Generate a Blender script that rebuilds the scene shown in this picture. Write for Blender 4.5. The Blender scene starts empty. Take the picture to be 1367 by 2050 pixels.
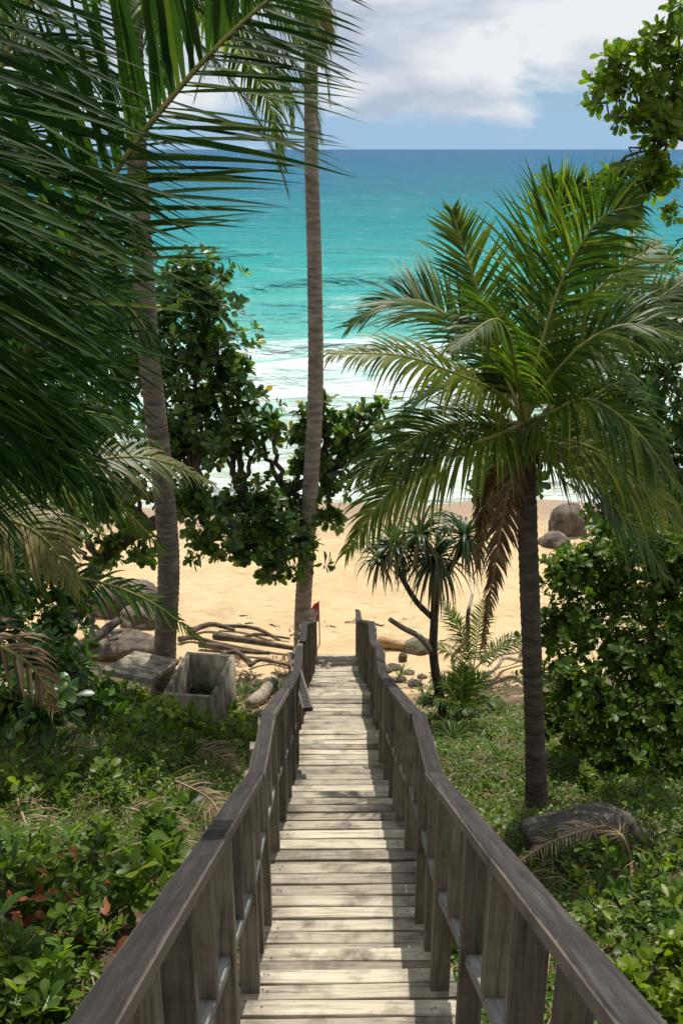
import bpy, math, random
import numpy as np
from mathutils import Vector, Matrix, noise as mnoise

# ------------------------------------------------------------------ camera, world, sun, exposure
SC = bpy.context.scene
COL = SC.collection
CAM = np.array([-0.05, 0.0, 12.3]); PITCH = math.radians(20.04); YAW = math.radians(0.48); FPX = 1993.0
cd = bpy.data.cameras.new('camera'); co = bpy.data.objects.new('camera', cd); COL.objects.link(co)
cd.sensor_fit = 'VERTICAL'; cd.sensor_height = 36.0; cd.lens = 35.0; cd.clip_start = 0.05; cd.clip_end = 60000
co.location = CAM; co.rotation_euler = (math.pi/2 - PITCH, 0, -YAW); SC.camera = co

SUN = np.array([0.085, 0.50, 0.86]); SUN = SUN/np.linalg.norm(SUN)
SUN_EL = math.asin(SUN[2]); SUN_AZ = math.atan2(SUN[0], SUN[1])
W = bpy.data.worlds.new('World'); SC.world = W; W.use_nodes = True
def build_world():
    nt = W.node_tree; nt.nodes.clear(); N = nt.nodes.new; L = nt.links.new
    out = N('ShaderNodeOutputWorld'); bg = N('ShaderNodeBackground'); bg.inputs[1].default_value = 0.05
    sky = N('ShaderNodeTexSky'); sky.sky_type = 'NISHITA'; sky.sun_disc = False
    sky.sun_elevation = SUN_EL; sky.sun_rotation = SUN_AZ; sky.altitude = 10; sky.air_density = 1.0; sky.dust_density = 0.0; sky.ozone_density = 4.5
    tc = N('ShaderNodeTexCoord'); sep = N('ShaderNodeSeparateXYZ'); L(tc.outputs['Generated'], sep.inputs[0])
    mp = N('ShaderNodeMapping'); mp.inputs['Scale'].default_value = (5.0, 5.0, 12.0); mp.inputs['Location'].default_value = (0.35, 0.2, 0.55)
    L(tc.outputs['Generated'], mp.inputs[0])
    n1 = N('ShaderNodeTexNoise'); n1.inputs['Scale'].default_value = 1.15; n1.inputs['Detail'].default_value = 9; n1.inputs['Roughness'].default_value = 0.56
    n1.inputs['Distortion'].default_value = 0.25; L(mp.outputs[0], n1.inputs['Vector'])
    # more cloud higher up, clear band over the horizon
    mr = N('ShaderNodeMapRange'); mr.inputs[1].default_value = 0.015; mr.inputs[2].default_value = 0.10; mr.inputs[3].default_value = -0.05; mr.inputs[4].default_value = 0.22
    L(sep.outputs['Z'], mr.inputs[0])
    ad = N('ShaderNodeMath'); ad.operation = 'ADD'; L(n1.outputs['Fac'], ad.inputs[0]); L(mr.outputs[0], ad.inputs[1])
    cr = N('ShaderNodeValToRGB'); cr.color_ramp.elements[0].position = 0.44; cr.color_ramp.elements[0].color = (0,0,0,1)
    cr.color_ramp.elements[1].position = 0.57; cr.color_ramp.elements[1].color = (1,1,1,1); L(ad.outputs[0], cr.inputs[0])
    # cloud bodies: white tops and grey undersides
    mp2 = N('ShaderNodeMapping'); mp2.inputs['Scale'].default_value = (5.0, 5.0, 12.0); mp2.inputs['Location'].default_value = (0.35, 0.2, 0.85)
    L(tc.outputs['Generated'], mp2.inputs[0])
    n2 = N('ShaderNodeTexNoise'); n2.inputs['Scale'].default_value = 1.15; n2.inputs['Detail'].default_value = 7; n2.inputs['Distortion'].default_value = 0.25; L(mp2.outputs[0], n2.inputs['Vector'])
    c2 = N('ShaderNodeValToRGB'); c2.color_ramp.elements[0].position = 0.42; c2.color_ramp.elements[0].color = (15.5,15.9,16.4,1)
    c2.color_ramp.elements[1].position = 0.60; c2.color_ramp.elements[1].color = (8.4,9.9,12.2,1); L(n2.outputs['Fac'], c2.inputs[0])
    mx = N('ShaderNodeMixRGB'); L(cr.outputs[0], mx.inputs[0]); L(sky.outputs[0], mx.inputs[1]); L(c2.outputs[0], mx.inputs[2])
    hz = N('ShaderNodeMapRange'); hz.inputs[1].default_value = 0.0; hz.inputs[2].default_value = 0.16; hz.inputs[3].default_value = 0.85; hz.inputs[4].default_value = 0.0; hz.interpolation_type = 'SMOOTHSTEP'; L(sep.outputs['Z'], hz.inputs[0])
    hm = N('ShaderNodeMixRGB'); L(hz.outputs[0], hm.inputs[0]); L(sky.outputs[0], hm.inputs[1]); hm.inputs[2].default_value = (6.0,10.2,15.2,1); L(hm.outputs[0], mx.inputs[1])
    L(mx.outputs[0], bg.inputs[0]); L(bg.outputs[0], out.inputs[0])
build_world()
sd = bpy.data.lights.new('sun', 'SUN'); sd.energy = 5.0; sd.angle = math.radians(0.55); sd.color = (1.0, 0.955, 0.88)
so = bpy.data.objects.new('sun', sd); COL.objects.link(so); so.location = (0, 0, 40)
so.rotation_euler = Vector(SUN).to_track_quat('Z', 'Y').to_euler()
vs = SC.view_settings; vs.view_transform = 'Standard'; vs.look = 'None'; vs.gamma = 1; vs.use_curve_mapping = False; vs.exposure = 0.12
SC.render.engine = 'CYCLES'; SC.cycles.max_bounces = 7; SC.cycles.transmission_bounces = 4; SC.cycles.transparent_max_bounces = 8; SC.cycles.use_denoising = True

# ------------------------------------------------------------------ helpers
cp, sp, cy, sy = math.cos(PITCH), math.sin(PITCH), math.cos(YAW), math.sin(YAW)
F_ = np.array([sy*cp, cy*cp, -sp]); R_ = np.array([cy, -sy, 0.0]); U_ = np.cross(R_, F_)
def at(px, py, Y):                                   # the point at world distance Y seen at photo pixel (px, py)
    r = F_ + R_*(px-683.5)/FPX + U_*(1025-py)/FPX
    return CAM + r*(Y/r[1])
def pix(P):
    d = np.asarray(P) - CAM; z = d @ F_
    return 683.5 + FPX*(d @ R_)/z, 1025 - FPX*(d @ U_)/z, z
GY = [-10,-3,0,4,6.5,9,13,16,18,20,25,30,34,38,50,120]
GZ = [12.6,11.0,9.7,7.55,6.6,5.45,3.75,2.55,1.8,1.4,0.95,0.5,0.12,-0.35,-1.4,-7]
def ground(x, y):
    z = float(np.interp(y, GY, GZ))
    k = max(0.0, min(1.0, (20-y)/5.0))
    z += k*(0.16*mnoise.noise(Vector((x*0.55, y*0.55, 3.1))) + 0.07*mnoise.noise(Vector((x*1.9, y*1.9, 7.7))))
    z += 0.05*mnoise.noise(Vector((x*0.4, y*0.4, 1.0)))
    if y < 17: z -= k*0.28*math.exp(-(x/0.9)**2)
    z += k*0.22*max(0, abs(x)-1.2)*0.35
    return z
def ground_hit(px, py):
    r = F_ + R_*(px-683.5)/FPX + U_*(1025-py)/FPX
    y = 1.5
    while y < 60:
        p = CAM + r*(y/r[1])
        if p[2] <= ground(p[0], p[1]): return np.array([p[0], p[1], ground(p[0], p[1])])
        y += 0.05
    return CAM + r*(60/r[1])

def link(o, parent=None):
    COL.objects.link(o)
    if parent is not None: o.parent = parent
    return o
def tag(o, label, cat, group=None):
    o['label'] = label; o['category'] = cat
    if group: o['group'] = group
    return o
def thing(name, loc, label, cat, group=None):
    o = link(bpy.data.objects.new(name, None)); o.location = loc; o.empty_display_size = 0.2
    return tag(o, label, cat, group)
def np_mesh(name, V, F, mat, tint=None, smooth=False):
    V = np.asarray(V, dtype=np.float32).reshape(-1, 3); F = np.asarray(F, dtype=np.int32)
    me = bpy.data.meshes.new(name); n, k = F.shape
    me.vertices.add(len(V)); me.vertices.foreach_set('co', V.ravel())
    me.loops.add(n*k); me.loops.foreach_set('vertex_index', F.ravel())
    me.polygons.add(n); me.polygons.foreach_set('loop_start', np.arange(0, n*k, k, dtype=np.int32)); me.polygons.foreach_set('loop_total', np.full(n, k, dtype=np.int32))
    if smooth: me.polygons.foreach_set('use_smooth', np.ones(n, dtype=bool))
    if tint is not None:
        a = me.attributes.new('tint', 'FLOAT', 'POINT'); a.data.foreach_set('value', np.asarray(tint, dtype=np.float32).ravel())
    me.update(); me.validate()
    if mat: me.materials.append(mat)
    return me
def np_obj(name, V, F, mat, parent=None, tint=None, smooth=False, origin=None, kind=None):
    V = np.asarray(V, dtype=float).reshape(-1, 3)
    if origin is None: origin = parent_world(parent) if parent is not None else np.zeros(3)
    o = link(bpy.data.objects.new(name, np_mesh(name, V - origin, F, mat, tint, smooth)), parent)
    o.location = np.asarray(origin) - (parent_world(parent) if parent is not None else 0)
    if kind: o['kind'] = kind
    return o
def parent_world(o):
    p = np.zeros(3)
    while o is not None:
        p = p + np.array(o.location); o = o.parent
    return p
def join(parts):                                      # list of (V,F) or (V,F,tint) with equal face size
    Vs, Fs, Ts, k = [], [], [], 0
    for p in parts:
        Vs.append(p[0]); Fs.append(np.asarray(p[1])+k); k += len(p[0])
        Ts.append(p[2] if len(p) > 2 else np.zeros(len(p[0])))
    return np.concatenate(Vs), np.concatenate(Fs), np.concatenate(Ts)
def nrm(v): return v/np.maximum(np.linalg.norm(v, axis=-1, keepdims=True), 1e-9)
def spline(P, n):                                     # Catmull-Rom through control points
    P = np.asarray(P, float); Q = np.vstack([2*P[0]-P[1], P, 2*P[-1]-P[-2]]); out = []
    m = len(P)-1
    for t in np.linspace(0, m, n):
        i = min(int(t), m-1); u = t-i; a, b, c, d = Q[i:i+4]
        out.append(0.5*((2*b)+(-a+c)*u+(2*a-5*b+4*c-d)*u*u+(-a+3*b-3*c+d)*u**3))
    return np.array(out)
def tube(P, R, n=8, cap=True):
    P = np.asarray(P, float); R = np.broadcast_to(np.asarray(R, float), (len(P),))
    T = nrm(np.gradient(P, axis=0)); ref = np.array([0.0, 0, 1]) if abs(T[0][2]) < 0.9 else np.array([1.0, 0, 0])
    V = []; a = np.arange(n)*2*math.pi/n
    A = nrm(np.cross(T[0], ref))
    for p, t, r in zip(P, T, R):
        A = nrm(A - t*(A @ t)); B = np.cross(t, A)
        V.append(p + r*(np.cos(a)[:, None]*A + np.sin(a)[:, None]*B))
    V = np.concatenate(V); F = []
    for i in range(len(P)-1):
        for j in range(n):
            F.append((i*n+j, i*n+(j+1) % n, (i+1)*n+(j+1) % n, (i+1)*n+j))
    if cap:
        k = len(V); V = np.vstack([V, P[0], P[-1]]); b = (len(P)-1)*n
        for j in range(0, n):
            F.append((k, (j+1) % n, j, j)); F.append((k+1, b+j, b+(j+1) % n, b+(j+1) % n))
    return V, np.array(F)
def fix_tri(me): pass
def tube_obj(name, P, R, mat, parent=None, n=8, smooth=True, origin=None):
    V, F = tube(P, R, n, cap=False)
    # caps as tiny closing rings: add end rings shrunk to a point
    return np_obj(name, V, F, mat, parent, smooth=smooth, origin=origin)
def closed(P, R):                                     # tube profile with pinched ends
    P = np.asarray(P, float); R = np.asarray(R, float)
    return np.vstack([P[:1]-(P[1:2]-P[:1])*0.02, P, P[-1:]+(P[-1:]-P[-2:-1])*0.02]), np.concatenate([[R[0]*0.02], R, [R[-1]*0.02]])

# ------------------------------------------------------------------ materials
def mat_new(name):
    m = bpy.data.materials.new(name); m.use_nodes = True; nt = m.node_tree; nt.nodes.clear()
    return m, nt, nt.nodes.new, nt.links.new
def ramp(N, stops):
    r = N('ShaderNodeValToRGB'); e = r.color_ramp.elements
    while len(e) > 1: e.remove(e[0])
    e[0].position = stops[0][0]; e[0].color = (*stops[0][1], 1)
    for p, c in stops[1:]:
        x = e.new(p); x.color = (*c, 1)
    return r
def leaf_mat(name, cols, trans=0.35, rough=0.45, tcol=1.9, spec=0.3):
    m, nt, N, L = mat_new(name)
    out = N('ShaderNodeOutputMaterial'); b = N('ShaderNodeBsdfPrincipled'); tr = N('ShaderNodeBsdfTranslucent'); mx = N('ShaderNodeMixShader')
    at_ = N('ShaderNodeAttribute'); at_.attribute_name = 'tint'
    r = ramp(N, [(i/(len(cols)-1), c) for i, c in enumerate(cols)])
    tc = N('ShaderNodeTexCoord'); no = N('ShaderNodeTexNoise'); no.inputs['Scale'].default_value = 9; no.inputs['Detail'].default_value = 3
    L(tc.outputs['Object'], no.inputs['Vector'])
    ma = N('ShaderNodeMath'); ma.operation = 'MULTIPLY_ADD'; ma.inputs[1].default_value = 0.35; L(no.outputs['Fac'], ma.inputs[0]); L(at_.outputs['Fac'], ma.inputs[2])
    sb = N('ShaderNodeMath'); sb.operation = 'SUBTRACT'; sb.inputs[1].default_value = 0.17; L(ma.outputs[0], sb.inputs[0])
    L(sb.outputs[0], r.inputs[0]); L(r.outputs[0], b.inputs['Base Color'])
    b.inputs['Roughness'].default_value = rough; b.inputs['Specular IOR Level'].default_value = spec
    g = N('ShaderNodeMixRGB'); g.blend_type = 'MULTIPLY'; g.inputs[0].default_value = 1; g.inputs[2].default_value = (tcol*1.05, tcol*1.15, tcol*0.5, 1)
    L(r.outputs[0], g.inputs[1]); L(g.outputs[0], tr.inputs[0])
    mx.inputs[0].default_value = trans; L(b.outputs[0], mx.inputs[1]); L(tr.outputs[0], mx.inputs[2]); L(mx.outputs[0], out.inputs[0])
    return m
def rough_mat(name, cols, scale=4, detail=8, rough=0.85, bump=0.3, bscale=18, stretch=(1,1,1), dist=0.0, obj=True, spec=0.3, bdist=0.02):
    m, nt, N, L = mat_new(name)
    out = N('ShaderNodeOutputMaterial'); b = N('ShaderNodeBsdfPrincipled'); L(b.outputs[0], out.inputs[0])
    tc = N('ShaderNodeTexCoord'); mp = N('ShaderNodeMapping'); mp.inputs['Scale'].default_value = stretch
    L(tc.outputs['Object'], mp.inputs[0])
    oi = N('ShaderNodeObjectInfo'); vm = N('ShaderNodeVectorMath'); vm.operation = 'SCALE'; vm.inputs[0].default_value = (37, 53, 71)
    L(oi.outputs['Random'], vm.inputs['Scale']); L(vm.outputs[0], mp.inputs['Location'])
    n = N('ShaderNodeTexNoise'); n.inputs['Scale'].default_value = scale; n.inputs['Detail'].default_value = detail; n.inputs['Roughness'].default_value = 0.62; n.inputs['Distortion'].default_value = dist
    L(mp.outputs[0], n.inputs['Vector'])
    r = ramp(N, [(0.3+0.4*i/(len(cols)-1), c) for i, c in enumerate(cols)]); L(n.outputs['Fac'], r.inputs[0]); L(r.outputs[0], b.inputs['Base Color'])
    b.inputs['Roughness'].default_value = rough; b.inputs['Specular IOR Level'].default_value = spec
    n2 = N('ShaderNodeTexNoise'); n2.inputs['Scale'].default_value = bscale; n2.inputs['Detail'].default_value = 6; L(mp.outputs[0], n2.inputs['Vector'])
    bp = N('ShaderNodeBump'); bp.inputs['Strength'].default_value = bump; bp.inputs['Distance'].default_value = bdist; L(n2.outputs['Fac'], bp.inputs['Height']); L(bp.outputs[0], b.inputs['Normal'])
    return m
def wood_mat(name, base, dark, light, axis='x', stain=0.5, ends=0.0, half=0.55, rough=0.8, worn=0.0):
    m, nt, N, L = mat_new(name)
    out = N('ShaderNodeOutputMaterial'); b = N('ShaderNodeBsdfPrincipled'); L(b.outputs[0], out.inputs[0])
    tc = N('ShaderNodeTexCoord'); oi = N('ShaderNodeObjectInfo')
    vm = N('ShaderNodeVectorMath'); vm.operation = 'SCALE'; vm.inputs[0].default_value = (17, 29, 43); L(oi.outputs['Random'], vm.inputs['Scale'])
    va = N('ShaderNodeVectorMath'); va.operation = 'ADD'; L(tc.outputs['Object'], va.inputs[0]); L(vm.outputs[0], va.inputs[1])
    mp = N('ShaderNodeMapping'); s = {'x': (1.6, 32, 32), 'y': (32, 1.6, 32), 'z': (32, 32, 1.6)}[axis]; mp.inputs['Scale'].default_value = s; L(va.outputs[0], mp.inputs[0])
    g = N('ShaderNodeTexNoise'); g.inputs['Scale'].default_value = 1.6; g.inputs['Detail'].default_value = 8; g.inputs['Roughness'].default_value = 0.68; g.inputs['Distortion'].default_value = 0.7; L(mp.outputs[0], g.inputs['Vector'])
    r = ramp(N, [(0.28, dark), (0.47, base), (0.72, light)]); L(g.outputs['Fac'], r.inputs[0])
    n = N('ShaderNodeTexNoise'); n.inputs['Scale'].default_value = 3.4; n.inputs['Detail'].default_value = 7; n.inputs['Roughness'].default_value = 0.65; L(va.outputs[0], n.inputs['Vector'])
    sr = N('ShaderNodeMapRange'); sr.inputs[1].default_value = 0.48; sr.inputs[2].default_value = 0.70; L(n.outputs['Fac'], sr.inputs[0])
    fac = sr.outputs[0]
    if ends:                                          # mould at the board ends
        se = N('ShaderNodeSeparateXYZ'); L(tc.outputs['Object'], se.inputs[0]); ab = N('ShaderNodeMath'); ab.operation = 'ABSOLUTE'; L(se.outputs['X'], ab.inputs[0])
        e = N('ShaderNodeMapRange'); e.inputs[1].default_value = half-0.34; e.inputs[2].default_value = half-0.08; e.inputs[4].default_value = ends; L(ab.outputs[0], e.inputs[0])
        nd = N('ShaderNodeMath'); nd.operation = 'MULTIPLY'; L(e.outputs[0], nd.inputs[0]); 
        k = N('ShaderNodeMapRange'); k.inputs[1].default_value = 0.36; k.inputs[2].default_value = 0.6; L(n.outputs['Fac'], k.inputs[0]); L(k.outputs[0], nd.inputs[1])
        mxm = N('ShaderNodeMath'); mxm.operation = 'MAXIMUM'; L(sr.outputs[0], mxm.inputs[0]); L(nd.outputs[0], mxm.inputs[1]); fac = mxm.outputs[0]
    mm = N('ShaderNodeMath'); mm.operation = 'MULTIPLY'; mm.inputs[1].default_value = stain; L(fac, mm.inputs[0])
    mx = N('ShaderNodeMixRGB'); L(mm.outputs[0], mx.inputs[0]); L(r.outputs[0], mx.inputs[1]); mx.inputs[2].default_value = (dark[0]*0.6, dark[1]*0.6, dark[2]*0.6, 1)
    if worn:                                          # edges worn pale by hands
        s2 = N('ShaderNodeSeparateXYZ'); L(tc.outputs['Object'], s2.inputs[0]); a2 = N('ShaderNodeMath'); a2.operation = 'ABSOLUTE'; L(s2.outputs['X'], a2.inputs[0])
        n5 = N('ShaderNodeMath'); n5.operation = 'MULTIPLY_ADD'; n5.inputs[1].default_value = 0.02; L(n.outputs['Fac'], n5.inputs[0]); L(a2.outputs[0], n5.inputs[2])
        e2 = N('ShaderNodeMapRange'); e2.inputs[1].default_value = worn; e2.inputs[2].default_value = worn+0.006; e2.inputs[4].default_value = 0.75; L(n5.outputs[0], e2.inputs[0])
        m2 = N('ShaderNodeMixRGB'); L(e2.outputs[0], m2.inputs[0]); L(mx.outputs[0], m2.inputs[1]); m2.inputs[2].default_value = (0.24,0.19,0.15,1); mx = m2
    hv = N('ShaderNodeHueSaturation'); rv = N('ShaderNodeMapRange'); rv.inputs[3].default_value = 0.58; rv.inputs[4].default_value = 1.2; L(oi.outputs['Random'], rv.inputs[0]); L(rv.outputs[0], hv.inputs['Value']); L(mx.outputs[0], hv.inputs['Color'])
    L(hv.outputs[0], b.inputs['Base Color']); b.inputs['Roughness'].default_value = rough; b.inputs['Specular IOR Level'].default_value = 0.3
    bp = N('ShaderNodeBump'); bp.inputs['Strength'].default_value = 0.5; bp.inputs['Distance'].default_value = 0.006; L(g.outputs['Fac'], bp.inputs['Height']); L(bp.outputs[0], b.inputs['Normal'])
    return m
def plain(name, c, rough=0.6, spec=0.4):
    m, nt, N, L = mat_new(name); out = N('ShaderNodeOutputMaterial'); b = N('ShaderNodeBsdfPrincipled'); L(b.outputs[0], out.inputs[0])
    no = N('ShaderNodeTexNoise'); no.inputs['Scale'].default_value = 12; no.inputs['Detail'].default_value = 5
    tc = N('ShaderNodeTexCoord'); L(tc.outputs['Object'], no.inputs['Vector'])
    r = ramp(N, [(0.3, tuple(x*0.75 for x in c)), (0.7, tuple(min(1, x*1.15) for x in c))]); L(no.outputs['Fac'], r.inputs[0]); L(r.outputs[0], b.inputs['Base Color'])
    b.inputs['Roughness'].default_value = rough; b.inputs['Specular IOR Level'].default_value = spec
    return m
M = {}
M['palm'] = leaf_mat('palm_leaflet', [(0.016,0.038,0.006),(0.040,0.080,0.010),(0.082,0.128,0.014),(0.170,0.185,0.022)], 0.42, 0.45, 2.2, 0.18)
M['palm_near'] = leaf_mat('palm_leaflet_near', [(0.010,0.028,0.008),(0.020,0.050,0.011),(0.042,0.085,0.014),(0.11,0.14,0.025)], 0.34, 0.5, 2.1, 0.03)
M['palm_dead'] = leaf_mat('palm_dead', [(0.10,0.055,0.028),(0.19,0.115,0.06),(0.27,0.19,0.11),(0.34,0.27,0.18)], 0.2, 0.7, 1.1, 0.2)
M['palm_dry'] = leaf_mat('palm_drying', [(0.07,0.09,0.02),(0.13,0.14,0.035),(0.21,0.18,0.06),(0.28,0.22,0.10)], 0.28, 0.5, 1.6)
M['almond'] = leaf_mat('broad_leaf', [(0.018,0.045,0.010),(0.036,0.085,0.015),(0.060,0.120,0.020),(0.100,0.160,0.027),(0.30,0.21,0.03)], 0.36, 0.36, 2.1, 0.4)
M['fresh'] = leaf_mat('fresh_leaf', [(0.058,0.110,0.010),(0.100,0.165,0.014),(0.150,0.210,0.018),(0.215,0.250,0.022)], 0.42, 0.4, 1.9, 0.3)
M['shrub'] = leaf_mat('shrub_leaf', [(0.022,0.050,0.006),(0.052,0.105,0.010),(0.098,0.160,0.014),(0.155,0.205,0.020)], 0.34, 0.42, 1.9, 0.22)
M['grass'] = leaf_mat('grass_blade', [(0.035,0.085,0.010),(0.065,0.140,0.015),(0.105,0.180,0.024),(0.20,0.20,0.06)], 0.32, 0.5, 1.6)
M['litter'] = leaf_mat('leaf_litter', [(0.06,0.030,0.015),(0.13,0.065,0.03),(0.22,0.13,0.065),(0.32,0.23,0.14)], 0.1, 0.75, 1.1, 0.2)
M['pandan'] = leaf_mat('strap_leaf', [(0.022,0.055,0.024),(0.040,0.088,0.032),(0.070,0.120,0.040),(0.20,0.14,0.07)], 0.2, 0.35, 1.6)
M['rachis'] = rough_mat('palm_rib', [(0.10,0.12,0.025),(0.22,0.22,0.05),(0.30,0.26,0.07)], 5, rough=0.5, bump=0.1)
M['rachis_dead'] = rough_mat('dead_palm_rib', [(0.13,0.08,0.045),(0.25,0.17,0.10),(0.36,0.28,0.19)], 6, rough=0.8, bump=0.2)
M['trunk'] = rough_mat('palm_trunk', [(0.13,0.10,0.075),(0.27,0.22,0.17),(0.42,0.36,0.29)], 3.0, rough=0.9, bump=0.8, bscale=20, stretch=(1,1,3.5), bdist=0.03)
M['trunk_shaded'] = rough_mat('stout_trunk_shaded', [(0.085,0.065,0.048),(0.18,0.145,0.11),(0.30,0.25,0.20)], 3.0, rough=0.9, bump=0.8, bscale=20, stretch=(1,1,3.5), bdist=0.03)  # darker copy of the palm trunk, its shade put into the colour
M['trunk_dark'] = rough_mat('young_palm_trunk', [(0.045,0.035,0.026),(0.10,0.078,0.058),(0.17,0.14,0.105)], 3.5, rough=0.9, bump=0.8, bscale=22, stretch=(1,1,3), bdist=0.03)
M['bark'] = rough_mat('bark', [(0.035,0.028,0.022),(0.075,0.06,0.046),(0.13,0.11,0.085)], 6, rough=0.9, bump=0.6)
M['drift'] = rough_mat('driftwood', [(0.13,0.10,0.075),(0.27,0.22,0.17),(0.42,0.37,0.30)], 5, rough=0.85, bump=0.4, stretch=(1,1,1))
M['drift_tan'] = rough_mat('driftwood_tan', [(0.20,0.12,0.055),(0.36,0.23,0.11),(0.48,0.33,0.17)], 5, rough=0.85, bump=0.4)
M['drift_dark'] = rough_mat('driftwood_dark', [(0.05,0.036,0.026),(0.11,0.082,0.058),(0.19,0.15,0.11)], 5, rough=0.9, bump=0.5)
M['rock'] = rough_mat('granite', [(0.045,0.036,0.028),(0.12,0.095,0.072),(0.22,0.18,0.14)], 3.4, 12, rough=0.85, bump=0.6, bscale=9, bdist=0.06)
M['rock_dark'] = rough_mat('dark_rock', [(0.022,0.020,0.017),(0.055,0.048,0.040),(0.11,0.095,0.075)], 5, 10, rough=0.9, bump=0.7, bscale=14, bdist=0.04)
def fleck_mat():
    m = rough_mat('flecked_rock', [(0.022,0.020,0.017),(0.060,0.052,0.042),(0.11,0.095,0.075)], 5, 10, rough=0.9, bump=0.8, bscale=14, bdist=0.04); nt = m.node_tree; b = [x for x in nt.nodes if x.type == 'BSDF_PRINCIPLED'][0]
    l = b.inputs['Base Color'].links[0].from_socket; v = nt.nodes.new('ShaderNodeTexVoronoi'); v.inputs['Scale'].default_value = 34; tc = nt.nodes.new('ShaderNodeTexCoord'); nt.links.new(tc.outputs['Object'], v.inputs['Vector'])
    r = nt.nodes.new('ShaderNodeMapRange'); r.inputs[1].default_value = 0.30; r.inputs[2].default_value = 0.22; nt.links.new(v.outputs['Distance'], r.inputs[0])
    n = nt.nodes.new('ShaderNodeTexNoise'); n.inputs['Scale'].default_value = 6; nt.links.new(tc.outputs['Object'], n.inputs['Vector']); k = nt.nodes.new('ShaderNodeMapRange'); k.inputs[1].default_value = 0.45; k.inputs[2].default_value = 0.65; nt.links.new(n.outputs['Fac'], k.inputs[0])
    mu = nt.nodes.new('ShaderNodeMath'); mu.operation = 'MULTIPLY'; nt.links.new(r.outputs[0], mu.inputs[0]); nt.links.new(k.outputs[0], mu.inputs[1])
    mx = nt.nodes.new('ShaderNodeMixRGB'); nt.links.new(mu.outputs[0], mx.inputs[0]); nt.links.new(l, mx.inputs[1]); mx.inputs[2].default_value = (0.42,0.36,0.24,1); nt.links.new(mx.outputs[0], b.inputs['Base Color']); return m
M['rock_fleck'] = fleck_mat()
M['concrete'] = rough_mat('stained_concrete', [(0.04,0.034,0.024),(0.20,0.175,0.125),(0.40,0.36,0.28)], 4.5, 10, rough=0.9, bump=0.3, stretch=(1,1,0.45))
M['tread'] = wood_mat('tread_wood', (0.42,0.36,0.265), (0.095,0.078,0.058), (0.57,0.50,0.38), 'x', 0.92, 1.0, 0.55)
M['rail'] = wood_mat('rail_wood', (0.030,0.024,0.023), (0.011,0.009,0.008), (0.080,0.066,0.060), 'y', 0.5, worn=0.046)
M['post'] = wood_mat('post_wood', (0.165,0.138,0.098), (0.055,0.045,0.033), (0.28,0.24,0.175), 'z', 0.6)
M['midrail'] = wood_mat('midrail_wood', (0.20,0.19,0.175), (0.09,0.085,0.078), (0.31,0.30,0.28), 'y', 0.3)
M['red'] = plain('red_cloth', (0.45,0.02,0.025), 0.8); M['white'] = plain('white_paint', (0.75,0.75,0.73), 0.6)
M['blue_plastic'] = plain('blue_plastic', (0.08,0.2,0.5), 0.3); M['green_plastic'] = plain('green_plastic', (0.10,0.48,0.16), 0.35); M['clear_plastic'] = plain('pale_plastic', (0.55,0.62,0.66), 0.2)
M['metal'] = plain('pole_metal', (0.35,0.33,0.3), 0.5)

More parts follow.
